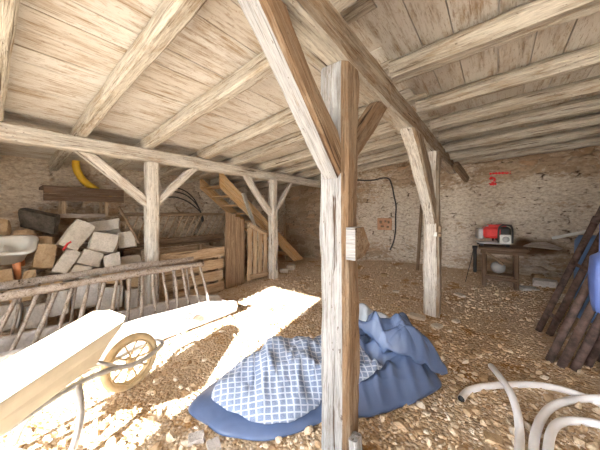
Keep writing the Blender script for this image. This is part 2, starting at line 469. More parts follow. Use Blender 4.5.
# ------------------------------------------------------------------ walls
RELIEF = {}
def stone_wall(name, a0, a1, z1, to_world, seed, cover_fn, stain_fn=None, ledge_fn=None, step=0.02, sx=3.0, sz=9.5, amp=0.05):
    na, nz = int((a1 - a0) / step), int(z1 / step)
    A, Z = np.meshgrid(np.linspace(a0, a1, na), np.linspace(-0.1, z1, nz), indexing='xy')
    wa = A + 0.30 * (fbm(A * 2.6 + seed, Z * 4, 4) - 0.5); wz = Z + 0.16 * (fbm(A * 2.2, Z * 3 + seed, 4) - 0.5)
    f1, f2, cid = worley(wa * sx + 20, wz * sz + 20, seed)
    mo = f2 - f1
    cov = cover_fn(A, Z)
    rel = (amp * sstep(0.0, 0.25, mo) * (0.4 + 0.8 * cid)) * (1 - 0.55 * np.clip(cov, 0, 1)) + 0.05 * (fbm(A * 1.1 + seed, Z * 1.4, 3) - 0.5) + 0.012 * (fbm(A * 14, Z * 18 + seed, 3) - 0.5)
    if ledge_fn is not None: rel = rel + ledge_fn(A, Z)
    pts = to_world(A, Z, rel)
    me = bpy.data.meshes.new(name)
    # outer skin closes the wall as a slab
    back = to_world(A, Z, np.full(A.shape, -0.35))
    idx = lambda i, j: j * na + i
    N = na * nz
    fs = [(idx(i, j), idx(i + 1, j), idx(i + 1, j + 1), idx(i, j + 1)) for j in range(nz - 1) for i in range(na - 1)]
    corner = [idx(0, 0), idx(na - 1, 0), idx(na - 1, nz - 1), idx(0, nz - 1)]
    P = pts.reshape(-1, 3).tolist() + [back.reshape(-1, 3)[c].tolist() for c in corner]
    fs.append((N, N + 3, N + 2, N + 1))
    me.from_pydata(P, [], fs)
    me.polygons.foreach_set('use_smooth', [True] * (len(fs) - 1) + [False])
    st = stain_fn(A, Z) if stain_fn is not None else np.zeros(A.shape)
    pad = [0.5] * 4
    attr(me, 'mortar', mo.ravel().tolist() + pad); attr(me, 'cell', cid.ravel().tolist() + pad)
    attr(me, 'cover', cov.ravel().tolist() + pad); attr(me, 'stain', st.ravel().tolist() + [0] * 4)
    me.materials.append(M['wall'])
    o = bpy.data.objects.new(name, me); C.objects.link(o); o['kind'] = 'structure'
    RELIEF[name] = (a0, a1, z1, rel)
    return o
def relief(name, a, z):
    a0, a1, z1, rel = RELIEF[name]; nz, na = rel.shape
    i = int(np.clip((a - a0) / (a1 - a0) * (na - 1), 0, na - 1)); j = int(np.clip((z + 0.1) / (z1 + 0.1) * (nz - 1), 0, nz - 1))
    return float(rel[j, i])

def far_cover(A, Z):
    c = 0.36 + 0.6 * (fbm(A * 1.6 + 40, Z * 2.6 + 3, 4) - 0.35)
    c = c + 0.22 * sstep(0.5, 1.0, Z) * (1 - sstep(1.75, 2.15, Z)) * sstep(-3.2, -2.2, A)
    c = c + 0.25 * sstep(0.45, 0.7, Z) * (1 - sstep(0.75, 1.0, Z)) * sstep(-1.2, -0.6, A) * (1 - sstep(0.0, 0.4, A))
    return c - 0.30 * (1 - sstep(-4.2, -2.6, A)) - 0.03 * sstep(1.9, 2.2, Z)
def far_stain(A, Z):
    d = np.sqrt(((A - 0.58) / 0.46) ** 2 + ((Z - 0.76) / 0.20) ** 2) + 0.5 * (fbm(A * 5, Z * 7, 3) - 0.5)
    d2 = np.sqrt(((A - 0.62) / 0.7) ** 2 + ((Z - 0.42) / 0.22) ** 2) + 0.5 * (fbm(A * 5 + 7, Z * 7, 3) - 0.5)
    return np.maximum(1.0 * (1 - sstep(0.5, 1.1, d)), 0.35 * (1 - sstep(0.6, 1.2, d2)))
stone_wall('wall_far', -5.9, 1.9, 2.75, lambda A, Z, r: np.stack([A, Y1 + 0.03 - r, Z], -1), 5, far_cover, far_stain)
def left_cover(A, Z):
    return 0.42 + 0.5 * (fbm(A * 1.4 + 9, Z * 2.2 + 13, 4) - 0.35) + 0.10 * sstep(1.4, 1.7, Z)
def left_ledge(A, Z):
    return 0.26 * (1 - sstep(1.33, 1.40, Z)) * (1 - sstep(3.0, 3.3, A)) + 0.06 * sstep(2.12, 2.16, Z) * 0
stone_wall('wall_left', -1.6, 6.6, 2.6, lambda A, Z, r: np.stack([X0 - 0.03 + r, A, Z], -1), 8, left_cover, None, left_ledge)
stone_wall('wall_right', -1.6, 6.6, 2.9, lambda A, Z, r: np.stack([X1 + 0.05 - r, A, Z], -1), 12, lambda A, Z: 0.35 + 0.5 * (fbm(A * 1.6, Z * 2.6 + 30, 4) - 0.35), step=0.05)

# front wall behind the viewpoint: a doorway on the left, a wide cart opening on the right
DL, DR, DH = -2.44, -1.25, 2.45      # doorway
GL, GR, GH = -0.30, 1.45, 2.30       # cart opening
fw = MB()
for (xa, xb, za, zb) in ((-5.9, DL, 0, 2.9), (DL, DR, DH, 2.9), (DR, GL, 0, 2.9), (GL, GR, GH, 2.9), (GR, 1.9, 0, 2.9)):
    fw.box(((xa + xb) / 2, Y0 - 0.15, (za + zb) / 2), (xb - xa, 0.3, zb - za))
o = fw.build('wall_front', stone_mat('plastered_stone', (0.50, 0.42, 0.33), (0.62, 0.54, 0.44))); o['kind'] = 'structure'

# ------------------------------------------------------------------ ceiling
def joist_z(x, y):
    if x < -0.65: z = 2.275 + 0.105 * (x + 3.7)
    else: z = 2.475 + 0.05 * (x + 0.65) - 0.12 * float(sstep(3.8, 6.2, y)); 
    return z
JH = 0.145
cv, cf, ct = [], [], []
R = np.random.RandomState(4)
def board(xa, xb, ya, yb, side):
    off = R.rand() * 0.006; tone = R.rand() ** 2
    n = max(1, int((yb - ya) / 0.8)); th = 0.028
    b = len(cv)
    for i in range(n + 1):
        y = ya + (yb - ya) * i / n
        for (x, dz) in ((xa, 0), (xb, 0), (xb, th), (xa, th)):
            xs = min(x, -0.651) if side < 0 else max(x, -0.649)
            cv.append((x, y, joist_z(xs, y) + 0.105 * (x - xs) * (side < 0) + JH + 0.002 + off + dz)); ct.append(tone)
    for i in range(n):
        for k in range(4):
            l = (k + 1) % 4; cf.append((b + 4 * i + k, b + 4 * i + l, b + 4 * i + 4 + l, b + 4 * i + 4 + k))
    cf.append((b, b + 1, b + 2, b + 3)); e = b + 4 * n; cf.append((e + 3, e + 2, e + 1, e))
x = -5.6
while x < -0.66:
    w = 0.17 + 0.08 * R.rand(); xb = min(x + w, -0.655)
    br = 0.9 + 4 * R.rand()
    board(x, xb - 0.005, -1.3, br - 0.002, -1); board(x, xb - 0.005, br + 0.002, 6.35, -1); x = xb
x = -0.66
while x < 1.6:
    w = 0.19 + 0.07 * R.rand(); xb = x + w
    br = 0.9 + 4 * R.rand()
    board(x, xb - 0.007, -1.3, br - 0.002, 1); board(x, xb - 0.007, br + 0.002, 6.35, 1); x = xb
b = len(cv)      # added opaque deck above the boards, keeps sun from leaking through
cv += [(-6.2, -1.7, 2.95), (2.1, -1.7, 2.95), (2.1, 6.9, 2.95), (-6.2, 6.9, 2.95)]; ct += [0.5] * 4; cf.append((b, b + 1, b + 2, b + 3))
me = bpy.data.meshes.new('ceiling'); me.from_pydata(cv, [], cf); attr(me, 'tone', ct); me.materials.append(M['ceiling'])
o = bpy.data.objects.new('ceiling', me); C.objects.link(o); o['kind'] = 'structure'

ORD = ['first', 'second', 'third', 'fourth', 'fifth', 'sixth', 'seventh', 'eighth', 'ninth', 'tenth']
for i, y in enumerate((0.06, 0.70, 1.40, 2.22, 2.87, 3.56, 4.25, 4.95, 5.65)):
    a, b_ = V((-5.6, y + 0.02, 0)), V((-0.56, y + 0.03 * math.sin(i * 3), 0))
    a.z = 2.275 + 0.105 * (a.x + 3.7) + JH / 2; b_.z = 2.275 + 0.105 * (b_.x + 3.7) + JH / 2
    o = timber('ceiling_joist', a, b_, 0.125 + 0.015 * math.sin(i * 5), JH, 'timber_joist', rough=0.006, step=0.16)
    tag(o, f'pale limewashed ceiling joist resting on the left beam, {ORD[i]} from the front', 'joist', 'joists over the left bay')
for i, y in enumerate((0.30, 1.14, 2.08, 2.91, 3.62, 4.22, 4.80, 5.36, 5.90)):
    a, b_ = V((-0.66, y, 0)), V((1.58, y - 0.02, 0))
    a.z = joist_z(-0.649, y) + JH / 2; b_.z = joist_z(1.58, y) + JH / 2
    o = timber('ceiling_joist', a, b_, 0.20 + 0.03 * math.sin(i * 4), JH, 'timber_joist', rough=0.012, step=0.12, wane=0.38)
    tag(o, f'rough worn ceiling joist right of the central beam, {ORD[i]} from the front', 'joist', 'joists over the right bay')

# ------------------------------------------------------------------ beams
def beam(name, x, w, zb, ztl, ztr, y0, y1, mat, seed, under=None):
    n = 60; vs, fs = [], []
    for i in range(n + 1):
        y = y0 + (y1 - y0) * i / n
        c = 0.018
        ring = [(-w / 2 + c, zb), (0, zb), (w / 2 - c, zb), (w / 2, zb + c), (w / 2, (zb + ztr) / 2), (w / 2, ztr - c), (w / 2 - c, ztr), (-w / 2 + c, ztl), (-w / 2, ztl - c), (-w / 2, (zb + ztl) / 2), (-w / 2, zb + c)]
        for (ox, z) in ring:
            d = noise.noise(V((ox * 6 + seed, y * 2.0, z * 6))) * 0.012 + noise.noise(V((ox * 20, y * 8, z * 20 + seed))) * 0.005
            e = noise.noise(V((y * 0.7, seed, 1))) * 0.02
            vs.append((y - y0, -(ox + e * 0.6 + d * (1 if ox > 0 else -1)), z - zb + (e * 0.6 if z > zb + 0.03 else max(0, d))))
    m = 11
    for i in range(n):
        for k in range(m): l = (k + 1) % m; fs.append((i * m + k, i * m + l, (i + 1) * m + l, (i + 1) * m + k))
    fs.append(tuple(range(m))); fs.append(tuple(n * m + k for k in range(m))[::-1])
    mw = Matrix(((0, -1, 0, x), (1, 0, 0, y0), (0, 0, 1, zb), (0, 0, 0, 1)))
    o = MB().add(vs, fs).build(name, mat, mtx=mw)
    if under:
        o.data.materials.append(M[under])
        for p in o.data.polygons:
            if p.normal.z < -0.6: p.material_index = 1
    return o
BX, LX = -0.735, -3.77
BZ, LZ = 2.245, 2.10
o = beam('ceiling_beam', BX, 0.17, BZ, 2.56, 2.47, -1.28, 2.02, 'timber_beam', 3.0, 'timber_joist')
tag(o, 'brown bare timber central beam above the nearest post, near length', 'beam')
o = beam('ceiling_beam', BX + 0.005, 0.15, BZ, 2.56, 2.47, 2.025, 6.28, 'timber_beam', 9.0, 'timber_joist')
tag(o, 'brown bare timber central beam running on to the far wall, far length', 'beam')
o = beam('ceiling_beam', LX, 0.18, LZ, 2.268, 2.268, -1.28, 6.28, 'timber_pale', 5.0)
tag(o, 'long pale limewashed beam on the left carrying the joist ends', 'beam')

# ------------------------------------------------------------------ posts with braces
def post(label, x, y, s, top, mat, braces, seed, post_taper=1.0, side=None):
    z0 = gz1(x, y) - 0.03
    root = thing('timber_post', label, 'post', (x, y, z0))
    timber('shaft', (x, y, z0), (x, y, top - 0.004), s, s, mat, root, up=(0, 1, 0), rough=0.010, seed=seed, step=0.07, taper=post_taper, cut1=((0, 0, top - 0.004), (0, 0, 1)), side=side)
    for (sy, zfoot, reach, w, h, bow, bmat) in braces:
        yf = y + sy * (s / 2 + 0.006)
        dz = top - zfoot
        # axis from the post face up to the beam underside, overshooting; end planes cut it
        a = V((x, yf, zfoot)); b_ = V((x, yf + sy * reach, top))
        timber('brace', a, b_, w, h, bmat, root, cut0=((x, yf, 0), (0, 1, 0)), cut1=((0, 0, top - 0.004), (0, 0, 1)), rough=0.007, seed=seed + 3 * sy, up=(0, -sy, 1), bow=bow, step=0.08, side=side)
    return root

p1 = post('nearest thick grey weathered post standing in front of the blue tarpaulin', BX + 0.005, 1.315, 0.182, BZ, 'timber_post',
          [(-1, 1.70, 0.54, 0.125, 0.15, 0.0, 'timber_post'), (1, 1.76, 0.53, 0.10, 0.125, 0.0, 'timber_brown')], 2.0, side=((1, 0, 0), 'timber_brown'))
# nailed block and offcut on the near post
bl = MB()
bl.prism([(-0.086, 0.775 + 0.03), (0.02, 0.775 + 0.03), (0.105, 0.70), (0.10, 0.675), (0.0, 0.635), (-0.086, 0.63)], 0.09, 0.145, axis=0)
o = bl.build('cleat_block', 'timber_brown', p1); o.data.materials.append(M['timber_post'])
for p in o.data.polygons:
    if p.normal.y < -0.5 or p.normal.z > 0.6: p.material_index = 1  # grey front and top, browner side: shade is partly in the colour
o['label'] = 'stubby wooden block nailed to the side'; o.location = (0, -0.004, 0.55)
bl.v.clear()
o = timber('timber_offcut', (BX + 0.155, 1.245, gz1(BX + 0.15, 1.245) - 0.02), (BX + 0.135, 1.255, 0.185), 0.075, 0.05, 'timber_post', up=(1, 0, 0), rough=0.004)
tag(o, 'short wooden offcut standing against the foot of the nearest post', 'offcut')

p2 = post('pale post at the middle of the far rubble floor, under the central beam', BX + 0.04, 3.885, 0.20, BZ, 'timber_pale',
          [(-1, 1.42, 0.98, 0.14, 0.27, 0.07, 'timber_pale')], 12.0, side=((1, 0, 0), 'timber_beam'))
cl = MB(); cl.box((0.105, -0.05, 1.19), (0.03, 0.06, 0.15)); o = cl.build('cleat_block', 'timber_plank', p2)
cl = MB(); cl.box((0.03, -0.092, 1.15), (0.09, 0.012, 0.06), Matrix.Rotation(0.0, 4, 'Y')); o = cl.build('paint_flake', 'white_plastic', p2); o['label'] = 'white chip on the front face'
o = timber('hanging_stub', (-0.585, 5.45, 2.30), (-0.44, 5.85, 2.05), 0.08, 0.13, 'timber_dark', rough=0.006)
tag(o, 'dark broken timber stub hanging beside the far end of the central beam', 'timber')

post('pale post beside the stone pile, carrying the left beam', LX, 1.47, 0.150, LZ, 'timber_pale',
     [(-1, 1.56, 0.64, 0.10, 0.115, 0.0, 'timber_pale'), (1, 1.56, 0.54, 0.10, 0.10, 0.0, 'timber_pale')], 21.0)
post('pale post beside the slatted stair panel, carrying the left beam', LX, 3.88, 0.165, LZ, 'timber_pale',
     [(-1, 1.42, 0.62, 0.10, 0.12, -0.04, 'timber_pale'), (1, 1.46, 0.50, 0.08, 0.08, 0.0, 'timber_pale')], 31.0)

# ------------------------------------------------------------------ stones
def block_mesh(w, d, h, seed, rnd=0.3, n=6):
    """rough-hewn block: a subdivided box pulled towards a rounded form, then broken up with noise"""
    vs, fs, key = [], [], {}
    def vid(i, j, k):
        if (i, j, k) not in key:
            p = V((i / n * 2 - 1, j / n * 2 - 1, k / n * 2 - 1))
            q = p.normalized() * 1.18
            p = p.lerp(q, rnd)
            s = V((seed, seed * 1.3, 0))
            p = p * (1 + 0.15 * noise.noise(p * 0.7 + s)) + V((noise.noise(p * 2.6 + s), noise.noise(p * 2.6 + s + V((9, 0, 0))), noise.noise(p * 2.6 + s + V((0, 9, 0))))) * 0.05
            key[(i, j, k)] = len(vs); vs.append((p.x * w / 2, p.y * d / 2, p.z * h / 2))
        return key[(i, j, k)]
    for a in range(n):
        for b in range(n):
            for q in (0, n):
                fs.append((vid(q, a, b), vid(q, a + 1, b), vid(q, a + 1, b + 1), vid(q, a, b + 1)))
                fs.append((vid(a, q, b), vid(a + 1, q, b), vid(a + 1, q, b + 1), vid(a, q, b + 1)))
                fs.append((vid(a, b, q), vid(a + 1, b, q), vid(a + 1, b + 1, q), vid(a, b + 1, q)))
    return vs, fs

def stone(name, label, cat, p, w, d, h, rot, mat, seed, group=None, rnd=0.3, n=5):
    vs, fs = block_mesh(w, d, h, seed, rnd, n)
    o = MB().add(vs, fs).build(name, mat)
    o.location = p; o.rotation_euler = rot
    return tag(o, label, cat, group)

KS = 1.53
def pile_pt(px, py, off=0.0):
    X, Y = (px - 300) / 250, (py - 213) / 250
    a = CS * X - SN
    t = ((3.86 + off) * KS + 1.4) / (Y - KS * a)
    return at(px, py, t=t), t
pile = [ # px, py, w px, h px, tilt deg (image plane, clockwise), depth m, material, label
 (107, 226, 33, 15, -8, 0.30, 'stone_pale', 'flat diamond-shaped pale slab lying on top of the stone pile', 0.1, -0.06),
 (80, 238, 23, 30, 32, 0.26, 'stone_pale', 'big long pale block leaning right at the top of the stone pile', 0.2, 0),
 (102, 245, 29, 20, 12, 0.26, 'stone_pale', 'six-sided pale block just below the flat diamond slab', 0.35, 0),
 (89, 259, 23, 15, 24, 0.24, 'stone_pale', 'small pale block below the big leaning block', 0.3, 0),
 (111, 261, 17, 15, -8, 0.24, 'stone_pale', 'small squarish pale block left of the rounded block by the post', 0.25, 0),
 (125, 240, 18, 16, -4, 0.24, 'stone_pale', 'pale block behind the tool handle in the stone pile', 0.25, 0.05),
 (133, 255, 28, 21, -3, 0.24, 'stone_pale', 'large pale rounded block beside the post, above the rack rail', 0.3, -0.02),
 (68, 261, 17, 25, 28, 0.24, 'stone_pale', 'tall pale block leaning beside the red strap', 0.22, 0),
 (82, 272, 20, 13, 18, 0.24, 'stone_pale', 'pale block half hidden behind the rack rail, under the small block', 0.25, 0),
 (133, 227, 17, 9, -10, 0.26, 'stone_tan', 'small tan stone at the top of the pile next to the post', 0.3, 0.06),
 (48, 240, 22, 17, 2, 0.26, 'stone_tan', 'craggy tan block above the smooth brown block', 0.35, 0),
 (46, 261, 22, 25, 10, 0.26, 'stone_tan', 'smooth brown upright block right of the white tub', 0.25, 0),
 (25, 231, 25, 13, 3, 0.28, 'stone_tan', 'rounded brown boulder behind the white tub', 0.6, 0.03),
 (1, 228, 18, 14, 0, 0.28, 'stone_tan', 'rounded brown boulder at the left end of the pile', 0.6, 0.03),
 (4, 284, 20, 26, 0, 0.26, 'stone_tan', 'brown stone under the white tub, left of its orange leg', 0.4, 0.1),
 (31, 280, 14, 20, 4, 0.24, 'stone_tan', 'small brown stone right of the orange leg', 0.4, 0.08),
 (20, 292, 26, 14, 0, 0.26, 'stone_tan', 'brown stone low behind the rack below the orange leg', 0.4, 0.05),
 (50, 288, 24, 16, 0, 0.26, 'stone_tan', 'brown stone behind the rack under the smooth brown block', 0.35, 0.02),
 (112, 278, 26, 14, 4, 0.26, 'stone_tan', 'brown stone behind the rack rail, below the small squarish block', 0.35, 0.0),
 (136, 280, 18, 18, 0, 0.22, 'stone_tan', 'brown stone behind the rack just in front of the post', 0.3, 0.02),
 (84, 298, 26, 26, 3, 0.26, 'stone_grey', 'grey white block seen through the middle spindles of the rack', 0.2, -0.02),
 (60, 304, 20, 24, -3, 0.26, 'stone_grey', 'grey white block through the rack, left of the middle', 0.2, -0.02),
 (112, 300, 24, 22, 2, 0.26, 'stone_grey', 'grey white block through the rack, right of the middle', 0.2, 0.0),
 (36, 318, 24, 22, 2, 0.26, 'stone_grey', 'grey white block low behind the left spindles of the rack', 0.2, -0.03),
 (10, 318, 24, 26, 2, 0.26, 'stone_grey', 'grey white block low behind the rack at the left edge', 0.2, -0.03),
 (133, 303, 18, 24, -2, 0.22, 'stone_grey', 'grey white block behind the rack, nearest the post', 0.2, 0.03),
]
stone_objs = []
for i, (px, py, w, h, tilt, dep, mat, lab, rnd, off) in enumerate(pile):
    p, t = pile_pt(px, py, off)
    k = t / 250
    ww = w * k / (1 + 0.45 * ((px - 300) / 250) ** 2) * 1.0
    o = stone('stone_block', lab, 'stone', p + V((-0.10, 0.02, 0)), ww, dep * 0.8, h * k * 0.98, (0, 0, 0), mat, i * 7.3 + 1, 'stone blocks in the pile by the left wall', rnd)
    vd = V((p.x, p.y, 0)).normalized()
    yaw = math.atan2(vd.y, vd.x) - math.pi / 2 + 0.12 * math.sin(i * 2.3)
    o.rotation_euler = (Matrix.Rotation(yaw, 4, 'Z') @ Matrix.Rotation(math.radians(tilt), 4, 'Y') @ Matrix.Rotation(-0.25 if i else -0.75, 4, 'X')).to_euler()
    stone_objs.append(o)
p, t = pile_pt(40, 222, 0.08)
sl = stone('slate_slab', 'black speckled slate slab propped behind the craggy tan block', 'slab', p + V((-0.1, 0, 0)), 0.40, 0.10, 0.26, (0.35, 0.25, 0.9), 'stone_dark', 55, rnd=0.12)
# red strap between blocks
p, t = pile_pt(66, 246, -0.14)
rb = MB(); rb.tube([p + V((0.02, -0.03, -0.05)), p + V((0.02, -0.01, -0.01)), p + V((0.0, 0.015, 0.03)), p + V((0.0, 0.05, 0.05))], 0.014, 6)
tag(rb.build('strap', 'red_plastic'), 'short red plastic strap caught between two pale blocks', 'strap')
# tool handle leaning over the pile
pa, pb = at(119, 207, t=3.75), at(139, 243, t=3.42)
th_ = MB(); th_.tube([pa, pa.lerp(pb, 0.5), pb], 0.016, 8)
tag(th_.build('tool_handle', 'timber_dark'), 'dark round tool handle leaning down across the stone pile', 'tool')

# stones on the floor
loose = [(417, 318, 15, 0.05, 'stone_pale', 'flat pale stone on the floor left of the foot of the middle post', 0.5),
 (437, 327, 11, 0.04, 'stone_pale', 'small pale stone lying in front of the middle post', 0.5),
 (263, 269, 0, 0, None, '', 0),
 (284, 272, 8, 0.10, 'stone_pale', 'pale stone at the foot of the left far post, left one of two', 0.4),
 (291, 269, 10, 0.13, 'stone_pale', 'larger pale stone right of the left far post', 0.35),
 (493, 441, 16, 0.03, 'stone_tan', 'flat tan stone lying left of the white hoses near the front', 0.4),
 (484, 380, 10, 0.04, 'stone_tan', 'small tan stone between the two hose ends', 0.5),
 (214, 447, 16, 0.02, 'concrete', 'flat grey slate chip below the left corner of the quilt', 0.2),
 (196, 440, 15, 0.03, 'concrete', 'grey chip at the left front of the blue tarpaulin', 0.2),
 (240, 436, 0, 0, None, '', 0),
 (528, 292, 16, 0.10, 'stone_grey', 'grey rubble stone on the floor right of the workbench', 0.4),
 (538, 279, 11, 0.10, 'stone_tan', 'brown rubble stone behind the right workbench legs', 0.4),
 (545, 286, 18, 0.13, 'stone_grey', 'large grey rubble stone between the workbench and the rusty props', 0.4),
 (456, 322, 7, 0.03, 'stone_pale', 'small pale chip right of the foot of the middle post', 0.4),
 (460, 296, 9, 0.04, 'stone_pale', 'pale chip on the floor left of the workbench', 0.4),
 (405, 300, 8, 0.04, 'stone_tan', 'tan stone left behind the middle post on the rubble floor', 0.4),
 (384, 276, 8, 0.06, 'stone_tan', 'tan stone on the rubble below the terracotta block', 0.4),
 (396, 292, 6, 0.03, 'stone_pale', 'little pale stone between the tarpaulin and the far wall', 0.4)]
for i, (px, py, w, hh, mat, lab, rnd) in enumerate(loose):
    if not w: continue
    p = at(px, py, z=0.0)
    for _ in range(4): p = at(px, py, z=gz1(p.x, p.y))
    if p.y > 6.1: p = at(px, py, y=6.0); p.z = gz1(p.x, p.y)
    t = (V((p.x, p.y)).length) / math.hypot((px - 300) / 250, 1)
    ww = w * t / 250
    hh = max(hh, 0.02)
    stone('loose_stone', lab, 'stone', p + V((0, 0, hh * 0.32)), ww, ww * 0.75, hh, (0, 0.05, i * 1.3), mat, i * 3.1 + 60, 'loose stones on the floor', rnd, 4)

# ------------------------------------------------------------------ trough and front hay rack
tx = -2.83
tv, tf = [], []
n = 26
for i in range(n + 1):
    f = i / n; y = -0.55 + 2.75 * f
    zt = 0.385 - 0.13 * f - 0.09 * max(0, f - 0.85) / 0.15 + 0.012 * noise.noise(V((y * 2, 3, 0)))
    xo = 0.012 * noise.noise(V((y * 1.5, 8, 0)))
    zb = 0.035
    ring = [(0.0, zb), (0.02, (zt + zb) / 2), (0.0, zt - 0.01), (-0.012, zt), (-0.07, zt), (-0.085, zt - 0.012), (-0.12, zb + 0.09), (-0.36, zb + 0.09), (-0.40, zt - 0.012), (-0.41, zt), (-0.455, zt), (-0.465, zt - 0.01), (-0.465, zb)]
    for (ox, z) in ring: tv.append((tx + ox + xo, y, z))
m = 13
for i in range(n):
    for k in range(m): l = (k + 1) % m; tf.append((i * m + k, i * m + l, (i + 1) * m + l, (i + 1) * m + k))
for i in (0, n):
    tf.append(tuple(i * m + k for k in range(m)))
# ends closed up to the rim
ends = MB()
tr = thing('feed_trough', 'long low grey trough on the floor below the front hay rack', 'trough', (tx - 0.23, 0.8, 0))
o = MB().add([(a - (tx - 0.23), b - 0.8, c) for a, b, c in tv], tf).build('basin', 'concrete', tr)
for (yy, zt) in ((-0.53, 0.36), (2.17, 0.14)):
    e = MB(); e.box((0, yy - 0.8, (0.04 + zt) / 2 + 0.005), (0.30, 0.04, zt - 0.06), bev=0.01); e.build('end_wall', 'concrete', tr)
for yy in (-0.2, 0.9, 1.8):
    e = MB(); e.box((0, yy - 0.8, 0.012), (0.40, 0.10, 0.045)); e.build('support_block', 'timber_dark', tr)
rg = MB(); pr = at(188, 316, x=tx + 0.03)
rg.tube([(pr.x - (tx - .23) + 0.016, pr.y - 0.8 + 0.035 * math.cos(a), pr.z + 0.03 * math.sin(a)) for a in np.linspace(0, 6.28, 13)[:-1]], 0.006, 6, closed=True)
rg.build('tether_ring', 'black', tr)

def rack(label, x, z_rail, y0, y1, n, foot_z, lean, fan, rail_r, sp_r, fan_c, mat, end_white=False, slope=0.0):
    root = thing('hay_rack', label, 'hay rack', (x, (y0 + y1) / 2, 0))
    L = lambda p: V(p) - V((x, (y0 + y1) / 2, 0))
    rail = MB(); pts, rr = [], []
    for i in range(24):
        f = i / 23; y = y0 + (y1 - y0) * f
        pts.append(L((x + 0.008 * math.sin(y * 3), y, z_rail + slope * f + 0.010 * math.sin(y * 2.3)))); rr.append(rail_r * (1 + 0.10 * math.sin(y * 6 + 1)) * (1 if f < 0.95 else 0.9))
    rail.tube(pts, rr, 10); rail.build('rail', mat, root)
    for k in range(n):
        f = (k + 0.5) / n; y = y0 + (y1 - y0) * f
        yb = y + fan * (y - fan_c) + 0.012 * math.sin(k * 7)
        zt = z_rail + slope * f - rail_r * 0.6
        s = MB(); a, b = L((x, y, zt)), L((x + lean, yb, foot_z))
        s.tube([a.lerp(b, q) + V((0.004 * math.sin(k + q * 5), 0.006 * math.sin(k * 2 + q * 4), 0)) for q in (0, .25, .5, .75, 1)], [sp_r * (1 + 0.15 * math.sin(k * 3 + j)) for j in range(5)], 8)
        s.build('spindle', mat, root)
    bot = MB()
    bot.tube([L((x + lean, y0 + fan * (y0 - fan_c), foot_z)), L((x + lean, y1 + fan * (y1 - fan_c), foot_z))], rail_r * 0.8, 10)
    bot.build('lower_rail', mat, root)
    return root
rack('grey weathered hay rack with fanned spindles standing in front of the stone pile', -3.28, 0.69, -0.10, 1.96, 17, 0.165, 0.24, 0.16, 0.036, 0.017, 1.75, 'timber_grey')
rack('second grey hay rack just behind the front rack, its rail a little higher', -3.50, 0.735, -0.45, 1.93, 12, 0.05, 0.0, 0.10, 0.038, 0.014, 1.4, 'timber_grey')

# ------------------------------------------------------------------ white tub on an orange stand
tp = at(-13, 249, t=2.86)
root = thing('baby_bath', 'white plastic baby bath on the stones at the left edge', 'tub', (tp.x, tp.y, tp.z + 0.04), YAW + 0.15); root.rotation_euler = (0.42, 0, YAW + 0.72)
def rr_loop(a, b, r, z, n=6):
    out = []
    for (cx, cy, a0) in ((a - r, b - r, 0), (-a + r, b - r, 90), (-a + r, -b + r, 180), (a - r, -b + r, 270)):
        for k in range(n + 1):
            w = math.radians(a0 + 90 * k / n); out.append((cx + r * math.cos(w), cy + r * math.sin(w), z))
    return out
loops = [rr_loop(0.27, 0.14, 0.09, -0.16), rr_loop(0.33, 0.175, 0.11, 0.0), rr_loop(0.40, 0.225, 0.12, 0.0), rr_loop(0.405, 0.23, 0.12, -0.012), rr_loop(0.40, 0.225, 0.12, -0.03), rr_loop(0.35, 0.19, 0.11, -0.03), rr_loop(0.29, 0.16, 0.10, -0.18)]
m = len(loops[0]); vs = [p for l in loops for p in l]; fs = []
for i in range(len(loops) - 1):
    for k in range(m): l = (k + 1) % m; fs.append((i * m + k, i * m + l, (i + 1) * m + l, (i + 1) * m + k))
fs.append(tuple(range(m))); fs.append(tuple((len(loops) - 1) * m + k for k in range(m))[::-1])
MB().add(vs, fs, True).build('basin', 'white_plastic', root)
s = MB(); s.box((0.02, 0.0, -0.09), (0.26, 0.15, 0.13), bev=0.05); s.build('seat_insert', 'white_plastic', root)
for (sx, sy) in ((-1, -1), (1, -1), (-1, 1), (1, 1)):
    s = MB(); s.tube([(sx * 0.23, sy * 0.12, -0.175), (sx * 0.235, sy * 0.15, -0.40)], [0.036, 0.03], 10); o = s.build('leg', 'orange_plastic', root)

# ------------------------------------------------------------------ bench on the wall ledge
bt = at(84, 195, x=-5.12)
by, bz = bt.y, 1.40
root = thing('bench', 'brown plank bench standing on the wall ledge above the stone pile', 'bench', (-5.08, by, 1.345))
L0 = V((-5.08, by, 1.345))
y0, y1 = at(43, 187, x=-4.9).y - by, at(123, 200, x=-4.9).y - by
for k in range(3):
    timber('seat_board', L0 + V((-0.16 + 0.15 * k, y0, 0.415 + 0.003 * k)), L0 + V((-0.16 + 0.15 * k, y1, 0.415)), 0.14, 0.035, 'timber_bench', root, rough=0.002)
for k in range(2):
    timber('apron_board', L0 + V((0.21, y0, 0.275 + 0.10 * k)), L0 + V((0.21, y1, 0.275 + 0.10 * k)), 0.025, 0.096, 'timber_bench', root, rough=0.002)
timber('lower_board', L0 + V((0.14, y0 + 0.03, 0.015)), L0 + V((0.14, y1 - 0.25, 0.015)), 0.13, 0.06, 'timber_grey', root, rough=0.002)
for yy in (y0 + 0.22, y1 - 0.22):
    for xx in (-0.15, 0.15):
        timber('leg', L0 + V((xx, yy, 0.0)), L0 + V((xx, yy, 0.39)), 0.035, 0.045, 'timber_plank', root, rough=0.001, up=(0, 1, 0))

